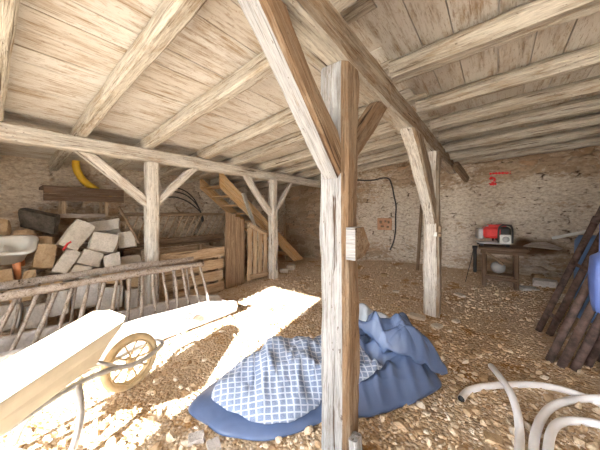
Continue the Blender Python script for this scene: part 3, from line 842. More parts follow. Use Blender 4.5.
# yellow conduit
ypts = [at(79, 150, x=-5.41), at(76, 160, x=-5.41), at(77, 170, x=-5.41), at(83, 180, x=-5.41), at(92, 187, x=-5.41), at(101, 193, x=-5.41), at(112, 200, x=-5.41)]
def smooth(pts, n):
    pts = [V(p) for p in pts]; out = []
    P = [pts[0]] + pts + [pts[-1]]
    for i in range(len(pts) - 1):
        a, b, c, d = P[i:i + 4]
        for k in range(n):
            t = k / n
            out.append(0.5 * ((2 * b) + (c - a) * t + (2 * a - 5 * b + 4 * c - d) * t * t + (3 * b - a - 3 * c + d) * t ** 3))
    out.append(pts[-1]); return out
yc = MB(); yc.tube(smooth(ypts, 10), 0.055, 12, ribs=0.08)
tag(yc.build('hanging_conduit', 'yellow'), 'thick yellow ribbed conduit curving down the left wall behind the bench', 'pipe')

# ------------------------------------------------------------------ crate, back manger, stair, panels
def crate():
    ya, yb, xa, xb, ht = 1.62, 2.70, -4.55, -3.86, 0.80
    root = thing('slatted_crate', 'big crate of rough brown boards with gaps, right of the pale post', 'crate', ((xa + xb) / 2, (ya + yb) / 2, 0))
    for k in range(4):
        z = 0.09 + 0.205 * k
        for xx in (xa, xb):
            timber('side_board', (xx, ya, z + 0.01 * math.sin(k * 3)), (xx, yb + 0.02 * math.sin(k * 5), z + 0.008), 0.022, 0.165, 'timber_plank', root, rough=0.003, seed=k * 4 + xx)
        for yy in (ya + 0.03, yb - 0.03):
            timber('end_board', (xa + 0.03, yy, z), (xb - 0.03, yy, z), 0.02, 0.16, 'timber_plank', root, rough=0.002)
    for yy in (ya + 0.075, yb - 0.075):
        for xx in (xa + 0.04, xb - 0.04):
            timber('corner_post', (xx, yy, 0.0), (xx, yy, ht), 0.05, 0.05, 'timber_plank', root, rough=0.002, up=(0, 1, 0))
    for k in range(4):
        timber('base_board', (xa + 0.08 + 0.17 * k, ya + 0.12, 0.04), (xa + 0.08 + 0.17 * k, yb - 0.12, 0.04), 0.14, 0.02, 'timber_plank', root, rough=0.002)
crate()

def manger():
    xt, xb = -4.62, -4.95
    ya, yb = 1.40, 3.55
    root = thing('hay_manger', 'dark old hay manger with thin spindles against the back left wall', 'hay rack', (-4.8, 2.3, 0))
    timber('top_rail', (xt, ya, 1.375), (xt, yb, 1.375), 0.06, 0.055, 'timber_dark', root, rough=0.003)
    timber('bottom_rail', (xb, ya, 0.86), (xb, yb, 0.88), 0.09, 0.11, 'timber_dark', root, rough=0.004)
    timber('shelf_board', (-4.86, ya, 0.80), (-4.86, yb - 0.35, 0.80), 0.34, 0.03, 'timber_dark', root, rough=0.003)
    for k in range(17):
        y = ya + 0.08 + (yb - ya - 0.16) * k / 16
        s = MB(); s.tube([V((xt, y, 1.36)) - root.location, V((xb, y - 0.05, 0.88)) - root.location], 0.013, 7); s.build('spindle', 'timber_plank', root)
    for yy in (ya + 0.05, yb - 0.40):
        timber('leg', (xb, yy, 0.0), (xb, yy, 0.82), 0.07, 0.07, 'timber_dark', root, rough=0.003, up=(0, 1, 0))
    timber('end_bracket', (xb, yb - 0.05, 0.95), (xt, yb - 0.03, 1.34), 0.04, 0.05, 'timber_dark', root, rough=0.002)
manger()
# black pipe coils hung on the wall behind the manger
for i, (sp, lab) in enumerate(((0.0, 'outermost of the black pipe arcs on the wall above the manger'), (-0.07, 'middle black pipe arc on the wall above the manger'), (-0.17, 'lowest black pipe arc on the wall above the manger'))):
    pts = [at(163, 191 - sp * 40, x=-5.36), at(174, 188 - sp * 55, x=-5.36), at(185, 191 - sp * 60, x=-5.36), at(194, 199 - sp * 50, x=-5.36), at(200, 211 - sp * 18, x=-5.36), at(202, 222, x=-5.36 - 0.0 * sp)]
    for k, p in enumerate(pts): p.x += 0.035 * i
    b = MB(); b.tube(smooth(pts, 8), 0.014, 8)
    tag(b.build('hanging_pipe', 'black'), lab, 'pipe', 'black pipes hung on the left wall')

def stair():
    root = thing('staircase', 'open wooden staircase of orange pine climbing to the left behind the posts', 'staircase', (-4.85, 4.2, 0))
    ys, zs, ye, ze = 2.95, 2.13, 5.50, 0.14
    up = (0, 0, 1)
    timber('stringer', (-4.42, ys, zs), (-4.42, ye, ze), 0.04, 0.27, 'timber_orange', root, cut0=((0, 3.0, 0), (0, 1, 0)), cut1=((0, 0, 0.06), (0, 0, 1)), up=up, rough=0.001, wane=0.05)
    timber('stringer', (-5.18, ys, zs), (-5.18, ye, ze), 0.04, 0.20, 'timber_orange', root, cut0=((0, 3.02, 0), (0, 1, 0)), cut1=((0, 0, 0.06), (0, 0, 1)), up=up, rough=0.001, wane=0.05)
    n = 10
    for k in range(n):
        f = (k + 0.95) / (n + 0.4); y = ys + (ye - ys) * f; z = zs + (ze - zs) * f
        timber('tread', (-5.155, y - 0.02, z + 0.01), (-4.445, y - 0.02, z + 0.01), 0.25, 0.035, 'timber_orange', root, rough=0.001, wane=0.1)
stair()

def partition():
    root = thing('board_partition', 'dark brown boarded panel with a sloping top under the stairs', 'partition', (-3.9, 2.95, 0))
    ya, yb = 2.78, 3.22
    n = 4
    for k in range(n):
        y = ya + (yb - ya) * (k + 0.5) / n
        z = 1.46 - 0.42 * (y - 2.7) + 0.01
        timber('board', (-3.92, y, gz1(-3.9, y) - 0.01), (-3.92, y, z), (yb - ya) / n - 0.004, 0.024, 'timber_dark', root, up=(1, 0, 0), rough=0.002, wane=0.1)
    for zz in (0.3, 1.0):
        timber('batten', (-3.945, ya + 0.01, zz), (-3.945, yb - 0.01, zz), 0.022, 0.07, 'timber_plank', root, rough=0.002)
    root = thing('slatted_gate', 'slatted wooden gate of upright planks with gaps, left of the far left post', 'gate', (-3.86, 3.5, 0))
    ya, yb = 3.27, 3.77
    for k in range(4):
        y = ya + 0.035 + (yb - ya - 0.07) * k / 3
        timber('slat', (-3.86, y, 0.06), (-3.86, y, 1.25 - 0.42 * (y - 3.2)), 0.10, 0.022, 'timber_plank', root, up=(1, 0, 0), rough=0.003)
    timber('top_rail', (-3.83, ya, 1.16), (-3.83, yb, 0.95), 0.03, 0.08, 'timber_plank', root, rough=0.003)
    timber('bottom_rail', (-3.83, ya, 0.13), (-3.83, yb, 0.11), 0.03, 0.09, 'timber_plank', root, rough=0.003)
partition()

# planks leaning around the stair foot
def plank(label, a, b, w, th, mat, up):
    return tag(timber('plank', a, b, w, th, mat, up=up, rough=0.003), label, 'plank', 'loose planks by the stairs')
pa = at(258, 236, x=-4.2); pb = at(243, 193, x=-4.30)
pa = pa + (pa - pb) * (pa.z / (pb.z - pa.z)) * 0.97
plank('pale whitish plank leaning against the stair stringer', pa, pb, 0.11, 0.025, 'timber_pale', (1, 0.3, 0))
pb = at(284, 215, x=-5.1); plank('narrow upright plank in the dark far left corner', V((pb.x + 0.1, pb.y, gz1(pb.x, pb.y) - 0.01)), pb, 0.09, 0.03, 'timber_plank', (1, 0, 0))

# ------------------------------------------------------------------ wheelbarrow
def wheelbarrow():
    c = at(131, 362, z=0.205)
    hx, hy = cam_xy(0.20, 0.98); rz = math.atan2(hy, hx)
    root = thing('wheelbarrow', 'pale wheelbarrow with a spoked muddy wheel standing in the sun patch', 'wheelbarrow', (c.x, c.y, 0.0), rz)
    R0 = 0.212
    # tyre, rim, spokes: local X forward, Y left
    wm = Matrix.Translation((0, 0, R0)) @ Matrix.Rotation(-0.28, 4, 'Z') @ Matrix.Rotation(math.pi / 2, 4, 'X')
    t = MB(); prof = [(R0 - 0.026 + 0.026 * math.cos(a), 0.030 * math.sin(a)) for a in np.linspace(0, 2 * math.pi, 13)]
    t.lathe(prof, seg=40, mtx=wm); wheel = t.build('wheel', 'tyre', root)
    t = MB(); t.lathe([(R0 - 0.060, -0.016), (R0 - 0.048, -0.02), (R0 - 0.048, 0.02), (R0 - 0.060, 0.016), (R0 - 0.060, -0.016)], seg=40, mtx=wm); t.build('rim', 'tyre', wheel)
    t = MB(); t.lathe([(0, -0.05), (0.022, -0.05), (0.022, 0.05), (0, 0.05)], seg=16, mtx=wm); t.build('hub', 'tyre', wheel)
    for k in range(10):
        a = 2 * math.pi * k / 10; t = MB()
        WR = Matrix.Rotation(-0.28, 4, 'Z'); t.tube([WR @ V((0.02 * math.cos(a), 0.03 * (-1) ** k, R0 + 0.02 * math.sin(a))), WR @ V(((R0 - 0.055) * math.cos(a), 0, R0 + (R0 - 0.055) * math.sin(a)))], 0.006, 6)
        t.build('spoke', 'tyre', wheel)
    # tray: lofted rounded trapezoids, near side raised a little (the barrow leans)
    zr = 0.57
    top = [(-0.10, 0.10), (-0.17, 0.17), (-1.00, 0.30), (-1.10, 0.24), (-1.10, -0.20), (-1.00, -0.25), (-0.17, -0.10), (-0.10, -0.04)]
    bot = [(-0.30, 0.11), (-0.34, 0.14), (-0.84, 0.20), (-0.90, 0.16), (-0.90, -0.12), (-0.84, -0.16), (-0.34, -0.08), (-0.30, -0.05)]
    roll = lambda x, y, z: (x, y, z + (y > 0) * (y / 0.3) * (-0.15 + 0.25 * (x + 1.1)) + 0.05 * (x + 0.9))
    def loop(f, off, dz=0):
        out = []
        for (tx_, ty), (bx, by_) in zip(top, bot):
            x, y = bx + (tx_ - bx) * f, by_ + (ty - by_) * f
            cx = -0.55; k = 1 + off
            out.append(roll(cx + (x - cx) * k, y * k, 0.375 + (zr - 0.375) * f + dz))
        return out
    loops = [loop(0, -0.03, 0.012), loop(0.5, -0.02), loop(1.0, -0.012), loop(1.0, 0.02, 0.006), loop(1.0, 0.035, -0.004), loop(1.0, 0.02, -0.014), loop(0.5, 0.0), loop(0, 0.0)]
    m = 8; vs = [p for l in loops for p in l]; fs = []
    for i in range(len(loops) - 1):
        for k in range(m): l = (k + 1) % m; fs.append((i * m + k, i * m + l, (i + 1) * m + l, (i + 1) * m + k))
    fs.append(tuple(range(m))); fs.append(tuple((len(loops) - 1) * m + k for k in range(m)))
    tray = MB().add(vs, fs).build('tray', 'barrow_tray', root)
    bev = tray.modifiers.new('bevel', 'BEVEL'); bev.width = 0.035; bev.segments = 4; bev.limit_method = 'ANGLE'; bev.angle_limit = 0.5
    # tube chassis looping round the front of the wheel
    pts = [(-1.45, -0.26, 0.60), (-1.15, -0.20, 0.47), (-0.85, -0.085, 0.345), (-0.50, -0.075, 0.35), (-0.25, -0.09, 0.31), (-0.08, -0.105, 0.245), (0.12, -0.105, 0.23), (0.25, -0.075, 0.23), (0.285, 0.0, 0.23)]
    full = pts + [(x, -y, z) for (x, y, z) in pts[::-1][1:]]
    t = MB(); t.tube(smooth(full, 5), 0.018, 10); t.build('chassis_tube', 'silver', root)
    t = MB(); t.tube([(0, -0.105, R0), (0, 0.105, R0)], 0.009, 8); t.build('axle', 'silver', root)
    for sy in (-1, 1):
        t = MB(); t.tube(smooth([(-0.46, sy * 0.085, 0.345), (-0.50, sy * 0.16, 0.24), (-0.55, sy * 0.20, 0.14), (-0.62, sy * 0.21, 0.02), (-0.70, sy * 0.21, 0.016), (-0.82, sy * 0.18, 0.12), (-0.90, sy * 0.11, 0.34)], 5), 0.019, 8)
        t.build('leg', 'silver', root)
        t = MB(); t.tube([(-1.47, sy * 0.262, 0.608), (-1.36, sy * 0.246, 0.562)], 0.02, 10); t.build('grip', 'black', root)
    t = MB(); t.tube([(-0.62, -0.21, 0.05), (-0.62, 0.21, 0.05)], 0.010, 8); t.build('leg_brace', 'silver', root)
    for sy in (-1, 1):
        t = MB(); t.tube([(-0.20, sy * 0.09, 0.30), (-0.33, sy * 0.06, 0.405)], 0.012, 8); t.build('tray_stay', 'silver', root)
wheelbarrow()

# ------------------------------------------------------------------ tarpaulin pile
def sheet(name, label, cat, outline, centre, hfun, mat, zoff, uv=False, edge_pow=3.0, nth=420, nr=110, group=None, base=None):
    """a crumpled sheet lying in a heap; outline and heights in metres right of / in front of the viewpoint"""
    c = V(centre)
    P = [V(p) for p in outline]
    # closed smooth outline resampled by angle around the centre
    sm = []
    n = len(P)
    for i in range(n):
        a, b, cc, d = P[i - 1], P[i], P[(i + 1) % n], P[(i + 2) % n]
        for k in range(10):
            t = k / 10; sm.append(0.5 * ((2 * b) + (cc - a) * t + (2 * a - 5 * b + 4 * cc - d) * t * t + (3 * b - a - 3 * cc + d) * t ** 3))
    ang = np.array([math.atan2(p.y - c.y, p.x - c.x) for p in sm]); rad = np.array([(p - c).length for p in sm])
    o_ = np.argsort(ang); th = np.linspace(-math.pi, math.pi, nth, endpoint=False)
    R_ = np.interp(th, ang[o_], rad[o_], period=2 * math.pi)
    R_ = R_ * (1 + 0.01 * np.sin(th * 17) * np.sin(th * 5 + 1))
    rho = np.linspace(0, 1, nr) ** 0.8
    TH, RH = np.meshgrid(th, rho, indexing='xy')
    rr = c.x + RH * R_[None, :] * np.cos(TH); dd = c.y + RH * R_[None, :] * np.sin(TH)
    x = CS * rr - SN * dd; y = SN * rr + CS * dd
    edge = np.clip(1 - RH ** edge_pow, 0, 1) ** 0.6
    z = (gz(x, y) if base is None else base(rr, dd)) + zoff + hfun(rr, dd) * edge
    cx, cy = cam_xy(c.x, c.y)
    pts = np.stack([x - cx, y - cy, z], -1)[1:].reshape(-1, 3).tolist()
    z0 = float(z[0, 0]); pts.append([0, 0, z0]); N = len(pts) - 1
    fs = [(N, k, (k + 1) % nth) for k in range(nth)]
    for i in range(nr - 2):
        for k in range(nth): l = (k + 1) % nth; fs.append((i * nth + k, (i + 1) * nth + k, (i + 1) * nth + l, i * nth + l))
    me = bpy.data.meshes.new(name); me.from_pydata(pts, [], fs); me.update()
    me.polygons.foreach_set('use_smooth', [True] * len(fs)); me.materials.append(M[mat])
    if uv:
        U = np.concatenate([np.stack([rr, dd], -1)[1:].reshape(-1, 2), [[c.x, c.y]]])
        arc = 1.9 * np.concatenate([z[1:].ravel(), [z0]])
        ul = me.uv_layers.new(name='UVMap'); vi = np.zeros(len(me.loops), dtype=np.int32); me.loops.foreach_get('vertex_index', vi)
        uvv = np.stack([U[:, 0] * 0.97 + U[:, 1] * 0.22, U[:, 1] * 1.0 - U[:, 0] * 0.10 + arc * 0.5], -1)[vi]
        ul.data.foreach_set('uv', uvv.astype(np.float32).ravel())
    o = bpy.data.objects.new(name, me); C.objects.link(o); o.location = (cx, cy, 0)
    so = o.modifiers.new('thickness', 'SOLIDIFY'); so.thickness = 0.004; so.offset = 1
    tag(o, label, cat, group)
    def surface(r, d):
        w = np.arctan2(d - c.y, r - c.x); Rw = np.interp(w, th, R_, period=2 * math.pi)
        e = np.clip(1 - np.clip(np.hypot(r - c.x, d - c.y) / Rw, 0, 1) ** edge_pow, 0, 1) ** 0.6
        return (gz(CS * r - SN * d, SN * r + CS * d) if base is None else base(r, d)) + zoff + hfun(r, d) * e
    return surface

def g2(r, d, cr, cd, sr, sd, rot=0.0):
    a, b = r - cr, d - cd; c, s = math.cos(rot), math.sin(rot)
    return np.exp(-((c * a + s * b) / sr) ** 2 - ((-s * a + c * b) / sd) ** 2)
def ridge(r, d, p, q, w, sharp=1.0):
    px, py = p; qx, qy = q; L2 = (qx - px) ** 2 + (qy - py) ** 2
    t = np.clip(((r - px) * (qx - px) + (d - py) * (qy - py)) / L2, 0, 1)
    dist = np.sqrt((r - px - t * (qx - px)) ** 2 + (d - py - t * (qy - py)) ** 2)
    return np.maximum(0, 1 - (dist / w)) ** sharp * (np.sin(np.pi * (0.08 + 0.84 * t)) ** 0.5)
def folds(r, d, s, k, seed):
    n = fbm(r * s + seed, d * s * k + seed * 2, 3)
    return 1 - np.abs(n * 2 - 1) * 2.2

def base_h(r, d):
    return 0.15 * g2(r, d, -0.15, 2.0, 0.50, 0.34) + 0.13 * g2(r, d, 0.70, 2.30, 0.46, 0.34) + 0.05
def crease(r, d, s, seed, k=1.0, warp=0.5):
    """sharp ridges between flat facets, like stiff crumpled sheeting"""
    wr = r + warp * (fbm(r * 2 + seed, d * 2, 2) - 0.5); wd = d + warp * (fbm(r * 2, d * 2 + seed, 2) - 0.5)
    f1, f2, cid = worley(wr * s + 9 + seed, wd * s * k + 9, int(seed * 3) + 1)
    return np.exp(-((f2 - f1) / 0.36) ** 2) * 0.95 * (0.45 + 0.6 * np.clip(f1, 0, 1))
def tarp_h(r, d):
    h = base_h(r, d)
    m = np.clip(1.25 * g2(r, d, 0.85, 2.2, 0.62, 0.6), 0, 1)
    h = h + m * (0.17 * crease(r, d, 2.4, 3.1) + 0.08 * crease(r, d, 5.2, 5.2, 0.7) + 0.04 * folds(r, d, 2.6, 1.0, 3.1))
    h = h + 0.0 * ridge(r, d, (0.42, 2.45), (0.75, 2.0), 0.13, 1.4) + 0.08 * ridge(r, d, (0.70, 2.02), (1.15, 2.14), 0.12, 1.3)
    h = h + 0.03 * ridge(r, d, (0.86, 2.5), (0.70, 2.02), 0.11, 1.4) + 0.09 * ridge(r, d, (0.9, 2.15), (1.2, 2.35), 0.09, 1.2)
    h = h + 0.10 * ridge(r, d, (0.40, 1.80), (1.0, 1.95), 0.10, 1.2) - 0.10 * ridge(r, d, (0.42, 1.95), (0.85, 2.03), 0.08, 1.2)
    h = h + (0.020 * folds(r, d, 4.0, 1.5, 1.7) + 0.02 * crease(r, d, 3.0, 7.7, 1.3)) * (1 - m)
    return np.maximum(h, 0.012)
tarp_out = [(-0.79, 1.77), (-0.58, 1.62), (-0.37, 1.535), (-0.15, 1.54), (0.08, 1.63), (0.24, 1.695), (0.42, 1.70), (0.70, 1.79), (0.95, 1.90), (1.16, 2.04), (1.10, 2.20), (1.26, 2.42), (1.12, 2.66), (0.80, 2.82), (0.42, 2.80), (0.18, 2.66), (-0.08, 2.44), (-0.32, 2.42), (-0.52, 2.24), (-0.72, 2.0)]
tarp_z = sheet('tarpaulin', 'crumpled blue tarpaulin heaped on the floor behind the nearest post', 'tarpaulin', tarp_out, (0.22, 2.14), tarp_h, 'tarp', 0.006)
def quilt_h(r, d):
    h = 0.03
    h = h + 0.07 * ridge(r, d, (-0.24, 2.28), (-0.20, 1.66), 0.13, 1.0) + 0.035 * ridge(r, d, (-0.02, 2.3), (-0.08, 1.70), 0.10, 1.0)
    h = h + 0.03 * ridge(r, d, (0.10, 2.25), (0.02, 1.85), 0.07, 1.0) - 0.03 * ridge(r, d, (-0.31, 2.2), (-0.33, 1.7), 0.06, 1.0)
    h = h + 0.03 * crease(r, d * 0.5, 4.5, 4.4) + 0.018 * crease(r, d * 0.4, 9, 2.4) + 0.012 * folds(r, d * 0.5, 6.0, 1.0, 4.4)
    return np.maximum(h, 0.004)
q_out = [(-0.63, 1.78), (-0.47, 1.66), (-0.28, 1.58), (-0.10, 1.58), (0.07, 1.66), (0.22, 1.77), (0.42, 1.79), (0.60, 1.88), (0.64, 1.97), (0.48, 2.06), (0.28, 2.18), (0.05, 2.30), (-0.20, 2.26), (-0.42, 2.13), (-0.56, 1.96)]
quilt_z = sheet('quilt', 'crumpled quilt with a white lattice on blue lying on the tarpaulin', 'quilt', q_out, (-0.05, 1.98), quilt_h, 'quilt', 0.030, uv=True, edge_pow=8, nth=420, nr=110, base=tarp_z)
def pale_h(r, d): return np.maximum(0.025 + 0.17 * g2(r, d, 0.74, 2.44, 0.40, 0.13) + 0.01 * folds(r, d, 5, 1, 6.6), 0.004)
s_out = [(0.40, 2.36), (0.62, 2.30), (0.86, 2.32), (1.0, 2.40), (0.88, 2.58), (0.66, 2.66), (0.44, 2.64)]
pale_z = sheet('plastic_sheet', 'pale blue plastic sheet on the back of the tarpaulin heap', 'sheet', s_out, (0.68, 2.46), pale_h, 'pale_sheet', 0.030, edge_pow=8, nth=200, nr=60, base=tarp_z)
def flap_h(r, d):
    h = 0.03 + 0.05 * crease(r, d, 2.6, 12.3) + 0.03 * crease(r, d, 5.5, 14.1, 0.8)
    h = h + 0.03 * ridge(r, d, (0.44, 2.14), (0.92, 2.22), 0.14, 1.2) + 0.06 * ridge(r, d, (0.80, 2.02), (1.16, 2.06), 0.10, 1.0) + 0.04 * ridge(r, d, (0.78, 2.05), (1.05, 2.34), 0.10, 1.1)
    return np.maximum(h, 0.01)
f_out = [(0.40, 2.12), (0.56, 2.09), (0.72, 1.97), (0.90, 1.95), (1.10, 2.00), (1.21, 2.06), (1.06, 2.18), (1.16, 2.36), (1.02, 2.44), (0.90, 2.26), (0.66, 2.20), (0.46, 2.20)]
sheet('folded_flap', None, None, f_out, (0.84, 2.14), flap_h, 'tarp', 0.065, edge_pow=14, nth=320, nr=80, base=lambda r, d: np.maximum(pale_z(r, d), quilt_z(r, d)))
fo, tp_ = bpy.data.objects['folded_flap'], bpy.data.objects['tarpaulin']
fo.location = fo.location - tp_.location; fo.parent = tp_

# ------------------------------------------------------------------ white hoses
def hose(label, pix, extra_a=(), extra_b=(), r=0.030, lift=0.0):
    pts = []
    for (px, py, up) in pix:
        p = at(px, py, z=r + up)
        for _ in range(3): p = at(px, py, z=gz1(p.x, p.y) + r * 0.9 + up)
        pts.append(p)
    pts = [V((*cam_xy(*e), r)) for e in extra_a] + pts + [V((*cam_xy(*e), r)) for e in extra_b]
    sp = smooth(pts, 14)
    # even spacing so that the ribs are regular
    d = [0]
    for a, b in zip(sp, sp[1:]): d.append(d[-1] + (b - a).length)
    N = int(d[-1] / 0.0075); ev = []
    xs = np.linspace(0, d[-1], N)
    co = np.array([list(p) for p in sp]); ev = [V((np.interp(x, d, co[:, 0]), np.interp(x, d, co[:, 1]), np.interp(x, d, co[:, 2]))) for x in xs]
    root = thing('drain_hose', label, 'hose', (ev[0].x, ev[0].y, 0), 0.0)
    b = MB(); b.tube([p - root.location for p in ev], r, 14, cap=False, ribs=0.05); b.build('ribbed_wall', 'hose', root)
    b = MB(); a = ev[0] - root.location; t = (ev[2] - ev[0]).normalized(); b.tube([a - t * 0.002, a + t * 0.02], r * 0.86, 14); b.build('dark_bore', 'black', root)
    return root
hose('white ribbed hose whose open end points away into the room', [(491, 366, 0.015), (500, 377, 0.055), (510, 392, 0.066), (517, 412, 0.035), (519.5, 432, 0.0), (519.5, 452, 0.0), (521, 480, 0.0), (533, 505, 0.0), (547, 480, 0.0), (548, 452, 0.0), (550, 436, 0.0), (556, 425, 0.0), (568, 421, 0.0), (588, 422, 0.0), (612, 428, 0.0), (650, 440, 0.0)], r=0.025)
hose('white ribbed hose lying crosswise with its open end on the left', [(461, 399, 0.0), (468, 391, 0.0), (482, 387, 0.0), (503, 385, 0.0), (530, 384.5, 0.0), (556, 388, 0.0), (582, 396, 0.0), (612, 409, 0.0), (650, 424, 0.03), (672, 420, 0.05), (668, 405, 0.05), (640, 399, 0.05), (612, 398, 0.045), (582, 399, 0.0), (563, 402, 0.0), (549, 409, 0.0), (540, 421, 0.0), (535, 436, 0.0), (533.5, 452, 0.0), (533.5, 470, 0.0)], r=0.025)

# ------------------------------------------------------------------ workbench and machine
def workbench():
    a = at(478, 250, z=0.78); 
    yb = 5.55
    xa, xb = at(479, 250, y=yb).x, at(527, 250, y=yb).x
    zt = 0.80; cx = (xa + xb) / 2; z0 = gz1(cx, yb) - 0.01
    root = thing('workbench', 'rough brown wooden workbench standing against the far wall', 'bench', (cx, yb, z0))
    for k in range(3):
        timber('top_board', (xa, yb - 0.16 + 0.16 * k, zt), (xb + 0.03 * k, yb - 0.16 + 0.16 * k, zt + 0.004 * k), 0.155, 0.05, 'timber_bench', root, rough=0.003)
    timber('apron', (xa + 0.03, yb - 0.20, zt - 0.06), (xb - 0.02, yb - 0.20, zt - 0.06), 0.03, 0.06, 'timber_bench', root, rough=0.003)
    for xx in (xa + 0.08, xb - 0.14):
        for yy in (yb - 0.17, yb + 0.17):
            timber('leg', (xx, yy, z0), (xx, yy, zt - 0.02), 0.065, 0.065, 'timber_bench', root, up=(0, 1, 0), rough=0.003)
    for yy in (yb - 0.17, yb + 0.17):
        timber('stretcher', (xa + 0.09, yy - 0.04, z0 + 0.16), (xb - 0.13, yy - 0.04, z0 + 0.15), 0.035, 0.06, 'timber_bench', root, rough=0.003)
    timber('shelf_board', (xa + 0.09, yb, z0 + 0.19), (xb - 0.13, yb, z0 + 0.19), 0.28, 0.025, 'timber_dark', root, rough=0.003)
    timber('diagonal_strut', (xa + 0.10, yb - 0.20, zt - 0.07), (xa + 0.34, yb - 0.20, zt - 0.26), 0.03, 0.04, 'timber_dark', root, rough=0.002)
    # wedge-shaped board overhanging on the right
    pl = MB()
    pl.prism([(xb - 0.05 - cx, 0.0), (xb + 0.36 - cx, -0.02), (xb + 0.40 - cx, 0.02), (xb + 0.22 - cx, 0.16), (xb + 0.05 - cx, 0.10)], 0.0, 0.025, axis=2)
    o = pl.build('plank', 'timber_grey'); o.location = (cx, yb - 0.06, zt + 0.055); o.rotation_euler = (0.5, 0.03, 0); tag(o, 'grey pointed board overhanging the right end of the workbench', 'board')
    # ball under the bench
    b = MB(); r = 0.105
    b.lathe([(max(1e-4, r * math.sin(t)), -r * math.cos(t)) for t in np.linspace(0.02, math.pi - 0.02, 16)], seg=24)
    o = b.build('ball', 'ball'); p = at(498, 273, y=yb - 0.02); o.location = (p.x, yb - 0.01, z0 + 0.19 + 0.0125 + r + 0.004); tag(o, 'dull grey ball on the lower shelf of the workbench', 'ball')
    # black tube hooked on the left end
    q = at(475, 247, y=yb - 0.16); q2 = at(475, 272, y=yb - 0.16)
    b = MB(); b.tube([q + V((0, 0, 0.01)), q2], 0.028, 12); b.tube([q + V((0, 0, 0.02)), q + V((0, 0, -0.03))], 0.04, 12)
    ht = o = b.build('hanging_tube', 'black'); tag(o, 'short black tube hanging at the left end of the workbench', 'tube')
    b = MB(); b.tube(smooth([q + V((-0.02, 0, -0.02)), q + V((-0.06, 0.0, -0.25)), q + V((-0.10, 0.0, -0.44)), V((q.x - 0.14, q.y - 0.02, z0 + 0.02))], 6), 0.006, 6)
    b.build('cord', 'black', ht)
    # machine
    mz = zt + 0.026 + 0.004
    mp = at(494, 246, y=yb - 0.03)
    r_ = thing('petrol_generator', 'red and black petrol machine standing on the workbench', 'machine', (mp.x, yb - 0.03, mz), 0.25)
    b = MB(); b.box((-0.04, 0, 0.235), (0.28, 0.26, 0.20), bev=0.05); b.build('tank', 'red_plastic', r_)
    b = MB(); b.box((0.03, 0.01, 0.345), (0.24, 0.18, 0.05), bev=0.02); b.build('tank_top', 'red_plastic', r_)
    b = MB(); b.lathe([(0, 0.02), (0.028, 0.02), (0.028, 0), (0, 0)], (-0.09, 0, 0.335), 16); b.build('filler_cap', 'grey_metal', r_)
    b = MB(); b.box((0.12, -0.01, 0.20), (0.17, 0.27, 0.27), bev=0.04); b.build('engine_cowl', 'black', r_)
    b = MB(); b.box((0.115, -0.16, 0.13), (0.15, 0.05, 0.15), bev=0.02); b.build('recoil_cover', 'white_plastic', r_)
    b = MB(); b.lathe([(0, 0.03), (0.04, 0.025), (0.05, 0), (0, 0)], seg=20, mtx=Matrix.Translation((0.115, -0.184, 0.13)) @ Matrix.Rotation(math.pi / 2, 4, 'X')); b.build('recoil_hub', 'grey_metal', r_)
    b = MB(); b.box((-0.21, 0, 0.21), (0.09, 0.20, 0.19), bev=0.03); b.build('alternator_end', 'grey_metal', r_)
    for sy in (-1, 1):
        b = MB(); b.tube(smooth([(0.02, sy * 0.15, 0.07), (0.03, sy * 0.15, 0.3), (0.07, sy * 0.15, 0.36), (0.17, sy * 0.15, 0.36), (0.21, sy * 0.15, 0.30), (0.21, sy * 0.15, 0.07)], 5), 0.014, 8); b.build('frame_tube', 'black', r_)
    b = MB(); b.box((-0.02, 0, 0.055), (0.44, 0.24, 0.03), bev=0.008); b.build('base_plate', 'grey_metal', r_)
    for sx in (-1, 1):
        for sy in (-1, 1):
            b = MB(); b.box((-0.02 + sx * 0.18, sy * 0.10, 0.02), (0.05, 0.04, 0.04)); b.build('foot', 'black', r_)
workbench()

# ------------------------------------------------------------------ far wall fittings
def on_far(px, py, off=0.01):
    p = at(px, py, y=Y1)
    for _ in range(2): p = at(px, py, y=Y1 + 0.03 - relief('wall_far', p.x, p.z) - off)
    return p
cp = [(357, 180), (365, 180.5), (374, 180), (383, 178), (389, 179), (392, 186), (394, 196), (396, 206), (395.5, 218), (395.5, 230), (393.5, 242), (390, 250)]
b = MB(); b.tube(smooth([on_far(px, py, 0.045) for px, py in cp], 6), 0.017, 8)
tag(b.build('hanging_cable', 'black'), 'thick black cable hanging down the far wall beside the terracotta block', 'cable')
p = on_far(384.5, 224, 0.015)
b = MB(); 
b.box((0, 0.04, 0), (0.36, 0.12, 0.30), bev=0.01); 
wf = bpy.data.objects['wall_far']
hb = b.build('hollow_brick', 'brick', wf); hb.location = p
for (dx, dz, w, h) in ((-0.09, 0.05, 0.06, 0.07), (0.03, 0.07, 0.05, 0.05), (0.11, 0.05, 0.05, 0.07), (-0.05, -0.06, 0.08, 0.05), (0.09, -0.07, 0.06, 0.05)):
    h_ = MB(); h_.box((dx, -0.021, dz), (w, 0.006, h), bev=0.002); h_.build('hole', 'timber_dark', hb)

